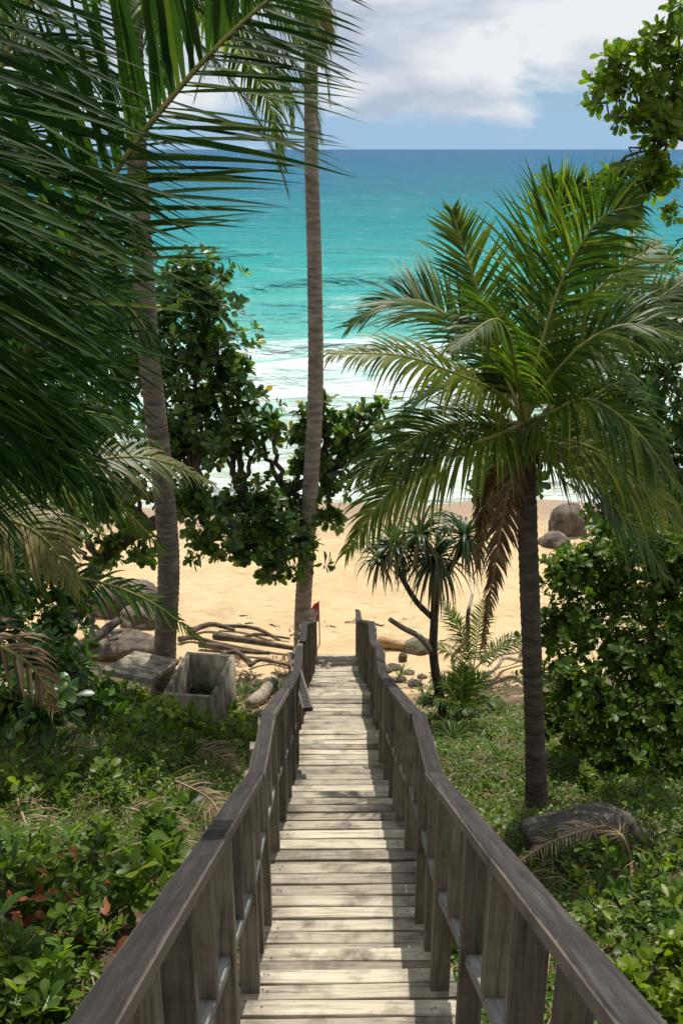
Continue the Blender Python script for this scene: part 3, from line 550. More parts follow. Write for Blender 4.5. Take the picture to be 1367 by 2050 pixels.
fr([(1000,870,9.0),(890,910,8.8),(780,985,8.7),(690,1110,8.6)], hang=0.7, tint=0.75)
fr([(1095,870,9.1),(1200,905,9.0),(1290,975,8.9),(1375,1075,8.8)], hang=0.75, tint=0.85)
fr([(1090,890,9.3),(1180,960,9.4),(1265,1050,9.4),(1335,1160,9.4)], hang=0.6, tint=0.3)
fr([(1080,790,9.8),(1150,720,10.3),(1230,730,10.7),(1300,800,11.0)], hang=0.6, tint=0.2)
fr([(1000,790,9.8),(930,760,10.3),(850,790,10.7),(780,870,10.9)], hang=0.6, tint=0.2)
fr([(1036,905,9.2),(1012,1000,9.15),(990,1130,9.1),(965,1300,9.1)], hint=(0.3,-1,0.2), mat=M['palm_dead'], rib=M['rachis_dead'], hang=0.5, tint=0.25, llen=0.4)
fr([(1030,910,9.4),(990,960,9.5),(965,1040,9.6),(955,1140,9.6)], hint=(0.3,-1,0.2), mat=M['palm_dead'], rib=M['rachis_dead'], hang=0.6, tint=0.5, llen=0.34)

# near palm reaching in over the stairs, its trunk stands beside the bank
rg = np.random.default_rng(24)
top = at(-330, 980, 4.3); b = np.array([top[0]-0.1, 4.2, ground(top[0]-0.1, 4.2)-0.1])
p = thing('coconut_palm', b, 'coconut palm whose long dark fronds sweep across the sea view, trunk hidden', 'palm tree')
ringed_trunk('trunk', [b, (b+top)/2+np.array([0.03, 0, 0]), top], 0.17, 0.15, M['trunk'], p, rg)
HC = np.array([0.1, -1, 0.45])
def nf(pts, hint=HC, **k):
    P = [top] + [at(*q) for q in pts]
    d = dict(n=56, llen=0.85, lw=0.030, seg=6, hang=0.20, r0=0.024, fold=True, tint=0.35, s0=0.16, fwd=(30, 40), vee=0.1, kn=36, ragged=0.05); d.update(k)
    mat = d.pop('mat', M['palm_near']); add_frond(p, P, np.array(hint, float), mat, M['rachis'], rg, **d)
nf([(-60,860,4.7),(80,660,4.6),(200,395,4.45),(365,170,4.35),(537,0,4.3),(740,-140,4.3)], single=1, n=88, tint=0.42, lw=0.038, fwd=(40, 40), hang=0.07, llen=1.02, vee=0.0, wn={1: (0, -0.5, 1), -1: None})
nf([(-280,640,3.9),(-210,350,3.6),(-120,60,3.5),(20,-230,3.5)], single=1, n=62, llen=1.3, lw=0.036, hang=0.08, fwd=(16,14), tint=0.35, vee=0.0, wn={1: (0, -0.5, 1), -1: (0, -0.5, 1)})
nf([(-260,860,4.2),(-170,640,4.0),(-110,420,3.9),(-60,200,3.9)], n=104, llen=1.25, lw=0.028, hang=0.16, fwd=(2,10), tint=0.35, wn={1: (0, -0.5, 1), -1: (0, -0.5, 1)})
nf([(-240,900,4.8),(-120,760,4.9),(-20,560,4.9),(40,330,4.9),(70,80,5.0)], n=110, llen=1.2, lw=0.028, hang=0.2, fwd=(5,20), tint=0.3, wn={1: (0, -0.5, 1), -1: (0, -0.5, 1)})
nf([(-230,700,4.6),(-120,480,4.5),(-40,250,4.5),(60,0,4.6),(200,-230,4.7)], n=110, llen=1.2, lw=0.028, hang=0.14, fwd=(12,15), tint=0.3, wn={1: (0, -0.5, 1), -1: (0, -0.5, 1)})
nf([(-200,900,5.6),(-60,700,5.9),(60,560,6.1),(150,480,6.3),(260,470,6.5)], hint=(0,-0.8,0.7), n=84, llen=0.85, hang=0.6, fwd=(10,40), tint=0.2)
nf([(-200,960,5.2),(-80,880,5.4),(60,870,5.6),(170,930,5.8),(220,1020,5.9)], hint=(0,-0.5,1), n=84, llen=0.75, hang=0.8, fwd=(20,50), tint=0.25)
nf([(-200,800,6.2),(-40,620,6.6),(120,560,6.9),(250,610,7.1),(330,720,7.3)], hint=(0,-0.5,1), n=84, llen=0.8, hang=0.75, fwd=(20,50), tint=0.2)
nf([(-240,600,5.4),(-160,300,5.8),(0,120,6.1),(150,110,6.3),(270,200,6.5)], hint=(0,-0.6,0.9), n=84, llen=0.85, hang=0.6, fwd=(15,45), tint=0.2)
nf([(-250,840,5.2),(-90,690,5.4),(60,640,5.5),(180,690,5.6),(260,800,5.7)], hint=(0,-0.5,1), n=70, llen=0.8, hang=0.7, fwd=(20,50), tint=0.3)
nf([(-250,900,4.6),(-120,820,4.7),(0,790,4.7),(90,850,4.7),(130,960,4.7)], hint=(0,-0.5,1), n=70, llen=0.75, hang=0.7, fwd=(20,50), tint=0.25)
nf([(-250,760,5.6),(-110,500,6.0),(40,360,6.2),(180,380,6.4),(290,500,6.5)], hint=(0,-0.6,0.9), n=64, llen=0.85, hang=0.6, fwd=(20,50), tint=0.3)

rg = np.random.default_rng(25)
top = at(-260, 1130, 7.0); b = np.array([top[0], 7.0, ground(top[0], 7.0)-0.1])
p = thing('low_coconut_palm', b, 'low coconut palm with arching yellow ribbed fronds over the shady undergrowth', 'palm tree')
ringed_trunk('trunk', [b, (b+top)/2, top], 0.15, 0.13, M['trunk'], p, rg)
nf([(-80,1010,7.1),(120,945,7.2),(230,916,7.4),(330,925,7.6),(432,972,7.8)], hint=(0,-0.5,1), mat=M['palm_dry'], n=64, llen=0.6, lw=0.026, hang=0.7, fwd=(25,55), tint=0.25, fold=False, seg=5)
nf([(-80,990,6.8),(60,962,6.9),(150,968,7.0),(240,1012,7.2),(330,1105,7.3)], hint=(0,-0.5,1), n=64, llen=0.6, lw=0.026, hang=0.75, fwd=(25,55), tint=0.75, fold=False, seg=5)
nf([(-80,1150,7.0),(60,1146,7.1),(200,1166,7.3),(310,1210,7.5),(412,1290,7.7)], hint=(0,-0.5,1), n=64, llen=0.5, lw=0.026, hang=0.7, fwd=(25,55), tint=0.5, fold=False, seg=5)
nf([(-90,1050,6.6),(10,1040,6.5),(90,1080,6.4),(160,1180,6.4)], hint=(0,-0.5,1), mat=M['palm_dry'], n=60, llen=0.6, lw=0.026, hang=0.8, fwd=(25,55), tint=0.5, fold=False, seg=5)
nf([(-60,900,7.4),(90,840,7.7),(210,830,7.9),(330,900,8.2)], hint=(0,-0.5,1), n=64, llen=0.6, lw=0.026, hang=0.75, fwd=(25,55), tint=0.3, fold=False, seg=5)
nf([(-160,1270,6.4),(-60,1270,6.2),(60,1330,6.0),(110,1420,6.0)], hint=(0,-0.5,1), mat=M['palm_dead'], n=40, llen=0.5, lw=0.022, hang=0.8, fwd=(25,55), tint=0.4, fold=False, seg=5)

# ------------------------------------------------------------------ broad leaved trees and shrubs
def leaf_shape(kind):
    ts = np.array([0.0, 0.3, 0.62, 0.86, 1.0])
    ws = {'obovate': [0.05, 0.22, 0.50, 0.44, 0.10], 'lance': [0.05, 0.34, 0.36, 0.20, 0.02], 'round': [0.06, 0.5, 0.62, 0.40, 0.05]}[kind]
    V = []
    for t, w in zip(ts, ws):
        z = -0.16*t*t
        V += [(-w/2, t, z+0.22*w/2), (0, t, z), (w/2, t, z+0.22*w/2)]
    F = []
    for a in range(4):
        for c in range(2): F.append((a*3+c, a*3+c+1, a*3+c+4, a*3+c+3))
    return np.array(V), np.array(F)
LEAF = {k: leaf_shape(k) for k in ('obovate', 'lance', 'round')}
for k_, w_ in (('small_lance', 0.34), ('small_round', 0.6)):
    LEAF[k_] = (np.array([(0,0,0),(-w_/2,0.45,0.05),(0,0.5,0),(w_/2,0.45,0.05),(0,1,-0.12)]), np.array([(0,2,1,1),(0,3,2,2),(1,2,4,4),(2,3,4,4)])[:, :3])
def place_leaves(kind, base, D, Nn, size):            # arrays of leaf frames to one mesh
    V0, F0 = LEAF[kind]; D = nrm(D); X = nrm(np.cross(D, Nn)); Zz = np.cross(X, D)
    V = base[:, None, :] + size[:, None, None]*(V0[None, :, 0, None]*X[:, None]+V0[None, :, 1, None]*D[:, None]+V0[None, :, 2, None]*Zz[:, None])
    F = (np.arange(len(base))[:, None, None]*len(V0)+F0[None]).reshape(-1, F0.shape[1])
    return V.reshape(-1, 3), F, len(V0)
def rosettes(tips, outs, rg, per, size, up=0.5, spread=0.8, sv=0.33):
    n = len(tips); k = per; t = np.repeat(tips, k, 0); o = np.repeat(outs, k, 0)
    ax = nrm(o+UP*up); ref = nrm(np.cross(ax, np.array([0.31, 0.85, 0.2]))); r2 = np.cross(ax, ref)
    ph = (np.tile(np.arange(k), n)*2.399+np.repeat(rg.uniform(0, 6.28, n), k))[:, None]
    rad = ref*np.cos(ph)+r2*np.sin(ph); f = rg.uniform(0.15, 1.0, (n*k, 1))
    D = nrm(rad*spread+ax*(0.15+0.7*f)+rg.normal(0, 0.15, (n*k, 3)))
    sz = size*(1+rg.normal(0, sv, n*k)).clip(0.45, 1.5)
    base = t - ax*(1-f)*size*0.5 + rad*size*0.08
    return base, D, nrm(ax-0.2*rad+rg.normal(0, 0.22, ax.shape)), sz
VARS = {}
def single_leaf_meshes(kind, mat):
    key = (kind, mat.name)
    if key not in VARS:
        V0, F0 = LEAF[kind]; VARS[key] = [np_mesh('leaf', V0, F0, mat, tint=np.full(len(V0), t), smooth=True) for t in (0.1, 0.25, 0.4, 0.55, 0.72)]
    return VARS[key]
def leafy(root, kind, base, D, Nn, size, mat, rg, singles=300, tint=0.4, ts=0.22, yellow=0.0, name='foliage', tarr=None):
    ts = 0.28; n = len(base); tn = np.clip(tint+rg.normal(0, ts, n), 0, 0.8) if tarr is None else np.clip(tarr+rg.normal(0, ts, n), 0, 0.8)
    if yellow: tn[rg.random(n) < yellow] = 1.15
    dist = np.linalg.norm(base-CAM, axis=1); px, py, z = pix(base); vis = (px > 0) & (px < 1367) & (py > 0) & (py < 2050)
    order = np.argsort(np.where(vis, dist/size*np.exp(rg.normal(0, 0.05, n)), 1e9))[:singles]; order = order[vis[order]]
    ms = single_leaf_meshes(kind, mat) if singles else None; pw = parent_world(root)
    D = nrm(D); X = nrm(np.cross(D, Nn)); Zz = np.cross(X, D)
    for i in order:
        o = bpy.data.objects.new('leaf', ms[min(4, int(tn[i]/0.165))]); COL.objects.link(o); o.parent = root
        m = Matrix.Identity(4); s = size[i]
        for r in range(3): m[r][0] = X[i][r]*s; m[r][1] = D[i][r]*s; m[r][2] = Zz[i][r]*s; m[r][3] = base[i][r]-pw[r]
        o.matrix_local = m
    keep = np.ones(n, bool); keep[order] = False
    if keep.any():
        V, F, k = place_leaves(kind, base[keep], D[keep], Nn[keep], size[keep])
        np_obj(name, V, F, mat, root, tint=np.repeat(tn[keep], k), smooth=True, kind='stuff')
def clump_points(c, rad, n, rg, shell=0.35, flat=0.85):
    shell = 0.15; rad = rad*1.28
    d = nrm(rg.normal(0, 1, (n, 3))); r = shell+(1-shell)*rg.random((n, 1))**0.6
    r = r*(0.72+0.5*np.sin(d[:, :1]*5.3+c[0]*3)*np.cos(d[:, 2:]*4.1+c[1]*2))
    return c + d*r*np.array([rad, rad*0.9, rad*flat]), d
def limb(P, r0, r1, rg, wob=0.06, n=14):
    P = spline(P, n); P[1:-1] += rg.normal(0, wob, (n-2, 3)); return tube(P, np.linspace(r0, r1, n), 7, cap=False)
def tree(name, label, cat, basep, forks, clumps, rg, mat, kind='obovate', size=0.2, per=9, dens=60, r0=0.16, singles=300, tint=0.35, yellow=0.006, group=None, shell=0.5, up=0.5, bark='bark', twig=0.008):
    """clumps: (px,py,Y,radius m[,density factor]); forks: intermediate limb points"""
    root = thing(name, basep, label, cat, group); tips, outs, parts = [], [], []
    cs = [(at(*c[:3]), c[3], c[4] if len(c) > 4 else 1.0) for c in clumps]; hubs = [np.asarray(basep)] + [at(*f) for f in forks]
    V, F = limb(hubs if len(hubs) > 2 else [hubs[0], (hubs[0]+hubs[-1])/2+rg.normal(0, 0.1, 3), hubs[-1]] if len(hubs) > 1 else [hubs[0], hubs[0]+UP*0.2, hubs[0]+UP*0.4], r0, r0*0.5, rg, 0.03)
    np_obj('trunk', V, F, M[bark], root, smooth=True)
    for c, rad, df in cs:
        h = min(hubs, key=lambda q: np.linalg.norm(q-c)); mid = (h+c)/2+np.array([0, 0, -0.08*np.linalg.norm(c-h)])
        parts.append(limb([h, mid, c], r0*0.38, r0*0.16, rg, 0.04))
        m = max(3, int(dens*df*rad**1.6)); tp, d = clump_points(c, rad, m, rg, shell); tips.append(tp); outs.append(d)
        for q in tp[rg.random(m) < 0.5]:
            k = (c*0.55+q*0.45)+rg.normal(0, 0.07*rad, 3); parts.append(tube(np.array([c+(q-c)*0.15, k, q]), [r0*0.07+twig*0.4, twig, twig*0.6], 4, cap=False))
    V, F, _ = join(parts); np_obj('branches', V, F, M[bark], root, smooth=True, kind='stuff')
    tips = np.concatenate(tips); outs = np.concatenate(outs)
    leafy(root, kind, *rosettes(tips, outs, rg, per, size, up), mat, rg, singles, tint, yellow=yellow)
    return root
rg = np.random.default_rng(31)
b = at(120, 1235, 21.5); b[2] = ground(b[0], b[1])-0.1
tree('sea_almond_tree', 'spreading sea almond tree with glossy leaves reaching over the sand between the two tall palms', 'tree', b, [(200,1130,21),(290,1060,20.6),(400,1015,20.3),(490,1000,20.4),(570,985,20.7),(645,950,21)],
     [(380,560,22,1.0),(330,620,22,1.2),(240,600,22,1.3),(420,620,21.5,0.7),(390,700,21.5,1.1),(300,740,22,1.2),(460,740,21.3,0.8),(400,810,21,1.1),(500,800,21,0.6),(440,880,20.6,0.9),(350,890,21,1.0),(500,870,20.6,0.55),(530,1010,20,0.75),(460,1020,20,0.8),(560,1060,19.8,0.7),(490,1090,19.8,0.8),(600,1110,19.6,0.6),(420,1080,20,0.6),(390,1000,20.3,0.6),(540,1140,19.6,0.5),(230,1080,20.8,0.55,0.7),(290,1110,20.6,0.35,0.7),(220,1110,20.6,0.4,0.7),(150,700,22.5,1.3),(80,820,22.5,1.4),(200,850,22,1.2),(60,620,23,1.5),(130,980,22,1.0,0.6),(540,850,20.5,0.3),(270,960,20.6,0.55),(335,1000,20.4,0.5),(205,1010,20.6,0.55),(120,1060,20.4,0.6),(610,870,21,0.5),(660,850,21,0.6),(720,840,21,0.5),(765,812,21,0.2),(640,920,21,0.55),(700,900,21,0.45),(600,930,21,0.4),(735,890,21,0.25),(665,970,20.8,0.45),(620,1000,20.6,0.5),(660,1040,20.5,0.35),(600,1050,20.3,0.4),(740,935,21,0.16),(650,805,21,0.22)],
     rg, M['almond'], size=0.195, dens=70, r0=0.2, tint=0.36)
rg = np.random.default_rng(33)
b = at(1420, 1180, 21); b[2] = ground(b[0], b[1])-0.1
tree('sea_almond_tree', 'dense dark broadleaf tree filling the space behind the feathery young palm', 'tree', b, [(1390,1020,21),(1300,900,21),(1200,850,21)],
     [(1000,900,20,0.75),(1050,930,20,0.7),(980,950,20,0.5),(1130,850,20.5,0.9),(1220,800,21,1.0),(1310,760,21,1.1),(1360,660,21.5,1.0),(1280,660,21.5,0.8),(1380,860,21,1.2),(1290,900,21,1.1),(1200,930,20.5,0.8),(1370,980,21,1.1),(1300,1010,21,0.6),(1250,1060,20,0.6),(1340,1100,19,0.7),(1235,1000,20,0.7),(1300,1050,19,0.8),(1370,1030,19,0.9),(1215,1065,18.5,0.35),(1350,580,21.5,0.5),(1250,560,21.5,0.3),(1380,1060,20,0.9)],
     rg, M['almond'], size=0.21, dens=66, r0=0.2, tint=0.38)
rg = np.random.default_rng(45)
b = np.array([-6.3, 11.5, ground(-6.3, 11.5)-0.1])
tree('shade_tree', 'dark leafy tree crowded behind the sweeping near palm fronds', 'tree', b, [(-260,1050,11.5),(-160,820,11.3),(-40,640,11)],
     [(-60,480,11,0.9),(-120,620,11,1.0),(-20,720,10.8,0.7),(-100,800,10.8,1.0),(-40,900,10.6,0.7),(-140,960,10.5,1.0),(-200,450,11,1.1),(-260,700,10.5,1.2),(-20,1010,10.5,0.5)], rg, M['almond'], size=0.17, dens=85, r0=0.18, tint=0.3)
rg = np.random.default_rng(34)
b = np.array([8.2, 13.5, ground(8.2, 13.5)-0.1])
tree('overhanging_tree', 'light green leafy bough hanging into the sky beside the horizon, its trunk out of sight', 'tree', b, [(1640,700,13.4),(1560,380,13.3),(1440,310,13.2),(1330,260,13)],
     [(1300,90,13,0.28),(1345,60,13,0.25),(1240,110,13,0.26),(1210,160,13,0.24),(1260,170,13,0.3),(1190,205,13,0.16),(1320,160,13,0.35),(1290,230,13,0.32),(1240,235,13,0.15),(1345,260,13,0.3),(1310,320,13,0.3),(1250,345,13,0.28),(1290,380,13,0.3),(1215,365,13,0.22),(1340,350,13,0.25),(1360,120,13,0.3),(1180,385,13,0.22),(1120,375,13.2,0.26),(1095,400,13.2,0.16),(1350,430,13,0.13),(1260,430,13,0.14),(1360,10,13,0.15),(1340,520,13,0.14),(1250,490,13.2,0.12),(1365,200,13,0.3)],
     rg, M['fresh'], size=0.118, dens=150, per=8, r0=0.055, tint=0.35, yellow=0, twig=0.004)

def bush(name, label, clumps, rg, mat, kind, size, per, dens, tint, cat='shrub', group=None, singles=300, shell=0.45, up=0.6, r0=0.03, yellow=0):
    c0 = at(*clumps[0][:3]); b = np.array([c0[0], c0[1], ground(c0[0], c0[1])-0.03])
    return tree(name, label, cat, b, [], clumps, rg, mat, kind, size, per, dens, r0, singles, tint, yellow, group, shell, up, twig=0.004)
rg = np.random.default_rng(35)
bush('beach_shrub', 'large dense dark green shrub mounded behind the short palm trunk', [(1250,1300,11.5,0.75),(1130,1150,12,0.45),(1180,1120,12.2,0.42),(1160,1250,11.8,0.6),(1140,1360,11.2,0.55),(1230,1180,12,0.5),(1330,1180,12,0.6),(1330,1330,11.2,0.7),(1220,1420,10.8,0.55),(1310,1450,10.6,0.6),(1380,1270,11.4,0.7),(1380,1420,10.6,0.6),(1100,1440,10.8,0.3),(1160,1480,10.6,0.35),(1250,1520,10.3,0.4),(1350,1540,10.0,0.4),(1110,1250,11.9,0.35),(1240,1110,12,0.35),(1320,1095,12,0.45),(1375,1120,12,0.55)], rg, M['shrub'], 'obovate', 0.095, 9, 330, 0.42)
rg = np.random.default_rng(44)
bush('thicket_shrub', 'dark leafy thicket in deep shade below the arching yellow ribbed fronds', [(60,1330,11,0.6),(-40,1250,11.5,0.8),(20,1180,12.5,0.7),(110,1260,12,0.45),(-60,1100,12.5,0.9),(40,1060,13.5,0.6),(140,1350,10.5,0.45),(0,1420,9.5,0.5),(90,1420,9.5,0.45),(180,1400,10.3,0.35),(-20,960,14,0.9),(80,940,15,0.6),(40,1050,14,0.5),(125,1080,14,0.4),(150,1190,13,0.4),(70,1150,13.5,0.5)], rg, M['almond'], 'obovate', 0.15, 8, 130, 0.3)
rg = np.random.default_rng(36)
bush('bright_shrub', 'bright yellow green shrub of rounded leaves close to the lower handrail', [(1300,1985,4.5,0.17),(1250,2010,4.4,0.13),(1345,1960,4.6,0.16),(1360,2030,4.4,0.2),(1225,1960,4.6,0.07,2),(1280,2060,4.3,0.2),(1340,1900,4.7,0.07,2)], rg, M['fresh'], 'round', 0.06, 7, 1500, 0.75, singles=300)
rg = np.random.default_rng(37)
for i, (px, py, r, lab) in enumerate([(420,1440,0.55,'glossy light green beach shrub at the foot of the stained concrete box'),(330,1480,0.6,'green leafy shrub growing in front of the stout palm base'),(465,1500,0.35,'small bright leafy plant beside the handrail landing'),(230,1440,0.55,'leafy plant with upright pale leaves on the shady bank')]):
    g = ground_hit(px, py); c = g + UP*r*0.5; q = pix(c)
    bush('scaevola_shrub', lab, [(q[0],q[1],c[1],r),(q[0]-45,q[1]+15,c[1]-0.2,r*0.8),(q[0]+40,q[1]+20,c[1]-0.2,r*0.7)], rg, M['fresh'], 'obovate', 0.14, 9, 130, 0.3, 'shrub', 'light green shrubs on the bank', singles=60)
# undergrowth plants
rg = np.random.default_rng(38); names = ['broad leaved weed', 'leafy seedling', 'low green plant']
def plant(px, py, h, nst, size, mat, kind, label, group, rg, tint=0.4, singles=12, per=7):
    g = ground_hit(px, py); root = thing('leafy_plant', g, label, 'plant', group); tips, outs, parts = [], [], []
    for k in range(nst):
        t = g + np.array([rg.normal(0, h*0.35), rg.normal(0, h*0.35), h*rg.uniform(0.55, 1.1)]); mid = (g+t)/2+np.array([rg.normal(0, h*0.08), rg.normal(0, h*0.08), 0.05*h])
        P = spline([g-UP*0.03, mid, t], 6); parts.append(tube(P, np.linspace(0.009, 0.004, 6), 5, cap=False))
        for f in (2, 3, 4, 5): tips.append(P[f]); outs.append(nrm(np.array([rg.normal(), rg.normal(), 0.9])))
    V, F, _ = join(parts); np_obj('stems', V, F, M['bark'], root, smooth=True)
    leafy(root, kind, *rosettes(np.array(tips), np.array(outs), rg, per, size, 0.7, 0.95), mat, rg, singles, tint)
LM = [((420,1440),'below the concrete box'),((140,1880),'near the rusty dead leaves'),((430,1530),'around the tan dry frond'),((310,1660),'around the brown shredded frond'),((325,1400),'round the stout palm base'),((60,1600),'under the near palm fronds'),((330,1900),'close to the handrail'),((30,2000),'at the lowest corner of the bank')]
LR = [((1170,1660),'beside the dark boulder'),((1260,1760),'by the stalk of the fallen frond'),((1075,1600),'round the short palm base'),((1300,1900),'behind the bright shrub'),((960,1480),'on the slope beside the landing'),((1330,1560),'below the dense shrub'),((1000,1700),'next to the handrail')]
def weed_label(px, py, marks, size, h, dark, narrow):
    w = min(marks, key=lambda m: (m[0][0]-px)**2+(m[0][1]-py)**2)[1]
    return '%s weed with %s %s leaves %s' % ('tall' if h > 0.34 else 'low', 'dark green' if dark else 'light green', 'narrow' if narrow else 'rounded', w)
for i in range(75):
    px = rg.uniform(-20, 470); py = rg.uniform(1400, 2060); lim = 520-(py-1440)*0.55
    if px > lim-20: px = rg.uniform(-20, max(20, lim-40))
    dark = rg.random() < 0.45; h = rg.uniform(0.2, 0.6); sz = rg.uniform(0.07, 0.15); nar = rg.random() < 0.6
    plant(px, py, h, rg.integers(3, 6), sz, M['shrub'] if dark else M['fresh'], 'lance' if nar else 'obovate', weed_label(px, py, LM, sz, h, dark, nar), 'weeds on the shady bank', rg, 0.4 if dark else 0.2, per=5, singles=10)
for i in range(70):
    py = rg.uniform(1480, 2040); lo = 900+(py-1560)*0.85 if py > 1560 else 900; px = rg.uniform(min(lo+20, 1340), 1400)
    dark = rg.random() < 0.4; h = rg.uniform(0.12, 0.40); sz = rg.uniform(0.05, 0.09); nar = rg.random() < 0.5
    plant(px, py, h, rg.integers(2, 5), sz, M['shrub'] if dark else M['fresh'], 'lance' if nar else 'obovate', weed_label(px, py, LR, sz, h, dark, nar), 'weeds on the boulder slope', rg, 0.35, per=5, singles=8)
for (px, py) in [(905,1490),(930,1420),(985,1420),(850,1400),(900,1385),(1000,1530),(520,1395),(560,1390),(490,1400),(800,1360)]:
    g = ground_hit(px, py); root = thing('grass_tuft', g, 'tuft of long strap grass on the slope near the stair landing', 'grass', 'long grass tufts by the stairs'); A = []
    n = 26; az = rg.uniform(0, 6.28, n); D = np.stack([np.cos(az)*0.6, np.sin(az)*0.6, rg.uniform(0.7, 1.4, n)], 1)
    for d in nrm(D):
        P = [g]; v = d.copy()
        for q in range(6): P.append(P[-1]+v*0.07*rg.uniform(0.8, 1.2)); v = nrm(v-UP*0.22)
        P = np.array(P); s = nrm(np.cross(d, UP))*0.012*np.array([1, 1, 0.9, 0.8, 0.6, 0.35, 0.05])[:, None]; A.append(np.stack([P-s, P+s], 1))
    V, F, T = strips(np.array(A), np.clip(rg.normal(0.4, 0.2, n), 0, 0.9)); np_obj('blades', V, F, M['grass'], root, tint=T, smooth=True, kind='stuff')

# pandanus with hanging strap leaves
rg = np.random.default_rng(39)
g = at(890, 1410, 15.2); g[2] = ground(g[0], g[1])-0.05
root = thing('pandanus_tree', g, 'pandanus tree with drooping strap leaves and bent slim trunk at the sand edge', 'tree')
for nm, P, r in [('trunk', [g, at(868,1320,15.2), at(869,1240,15.2), at(872,1150,15.2)], (0.085, 0.06)), ('limb', [at(869,1240,15.2), at(830,1200,15.3), at(790,1130,15.4)], (0.055, 0.045)), ('limb', [at(871,1170,15.2), at(905,1130,15.2), at(930,1090,15.2)], (0.055, 0.045)), ('bare_branch', [at(865,1305,15.2), at(840,1275,15.0), at(808,1258,14.9), at(780,1240,14.8)], (0.055, 0.04))]:
    P = spline(P, 14); V, F = tube(*closed(P, np.linspace(r[0], r[1], 14)), 8, cap=False); np_obj(nm, V, F, M['drift'] if nm == 'bare_branch' else M['bark'], root, smooth=True)
for (px, py, Y, L_, n) in [(872,1115,15.2,0.95,110),(790,1090,15.4,0.9,100),(930,1075,15.2,0.85,90),(840,1070,15.0,0.8,80),(760,1120,15.4,0.6,50)]:
    c = at(px, py, Y); A = []
    az = rg.uniform(0, 6.28, n); el = rg.uniform(-1.0, 1.15, n)
    for a, e in zip(az, el):
        v = np.array([math.cos(a)*math.cos(e), math.sin(a)*math.cos(e), math.sin(e)]); P = [c+v*0.05]; l = L_*rg.uniform(0.7, 1.1)/8
        for q in range(8): P.append(P[-1]+v*l); v = nrm(v-UP*(0.12+0.13*q*0.5))
        P = np.array(P); s = nrm(np.cross(nrm(np.gradient(P, axis=0)), UP)+1e-4)*0.024*np.array([1, 1, 1, .95, .9, .75, .55, .3, .03])[:, None]; A.append(np.stack([P-s, P-UP*0.012, P+s], 1))
    tn = np.clip(0.35+rg.normal(0, 0.2, n), 0, 0.8); tn[el < -0.25] = 1.25
    V, F, T = strips(np.array(A), tn); np_obj('leaf_head', V, F, M['pandan'], root, tint=T, smooth=True, kind='stuff')

# small palms at the sand edge
rg = np.random.default_rng(40)
for (px, py, Y, lab, spec) in [(955,1180,18.5,'young palm with upright fan of fronds behind the pandanus',[(20,70,1.0,50),(330,60,1.0,60),(270,45,1.0,70),(300,72,1.2,40),(90,50,1.0,80),(60,40,1,70),(240,60,0.9,60)]),(925,1345,15.0,'seedling palm with low dark fronds at the foot of the pandanus',[(270,30,0.8,70),(300,60,0.8,50),(60,60,0.8,50),(90,30,0.8,70),(180,50,0.7,80),(240,45,0.9,70),(10,70,0.8,40)])]:
    g = at(px, py, Y); g[2] = ground(g[0], g[1]); root = thing('young_palm', g, lab, 'palm'); V, F = tube(np.array([g-UP*0.05, g+UP*0.15, g+UP*0.3]), [0.07, 0.06, 0.04], 8, cap=False); np_obj('stem', V, F, M['bark'], root)
    for (az, el, L_, dr) in spec: add_frond(root, arc(g+UP*0.25, az, el, L_*(1.7 if Y > 16 else 1.0), dr), UP, M['palm'], M['rachis'], rg, n=36, llen=0.45, lw=0.032, seg=4, hang=0.45, r0=0.014, fold=False, tint=rg.uniform(0.2, 0.5))

# fallen dry fronds
rg = np.random.default_rng(41)
for (ctrl, lab, ll, n) in [([(1268,1785),(1262,1735),(1240,1675),(1195,1660),(1100,1690),(1035,1730)],'grey fallen palm frond with curved stalk draped over the dark boulder',0.34,44),
                       ([(300,1500),(370,1512),(430,1525),(480,1560)],'tan dry palm frond lying beside the handrail on the bank',0.55,40),
                       ([(20,1770),(120,1750),(220,1765),(330,1800)],'long straw coloured palm frond lying across the weeds near the rusty leaves',0.5,40),
                       ([(60,1560),(40,1620),(60,1700),(30,1800)],'drooping grey brown palm frond hanging on the dark bank',0.5,40),
                       ([(250,1580),(330,1580),(420,1620),(450,1680)],'pale dry palm frond curling below the tan one',0.45,36),
                       ([(180,1640),(250,1640),(330,1670),(390,1720)],'brown shredded palm frond half buried in the weeds',0.45,34)]:
    P = []
    for k, (px, py) in enumerate(ctrl):
        g = ground_hit(px, py+12); P.append(at(px, py, g[1]-(0.62 if 1 < k < 6 and px > 900 else 0))+UP*(0.14 if px < 900 else 0.02))
    root = thing('dead_palm_frond', P[0], lab, 'dead frond')
    P[0] = P[0]-UP*0.14
    C = spline(P, 24); V, F = tube(*closed(C, np.linspace(0.024, 0.006, 24)), 6, cap=False); np_obj('stalk', V, F, M['rachis_dead'], root, smooth=True)
    A, tn = leaflets(C, np.array([0, -0.4, 1]), n, ll, 0.016, 5, 0.7, 35, 55, rg, s0=0.35, tint=0.6, fold=False, ragged=0.25)
    V, F, T = strips(A, tn); np_obj('leaflets', V, F, M['palm_dead'], root, tint=T, smooth=True, kind='stuff')

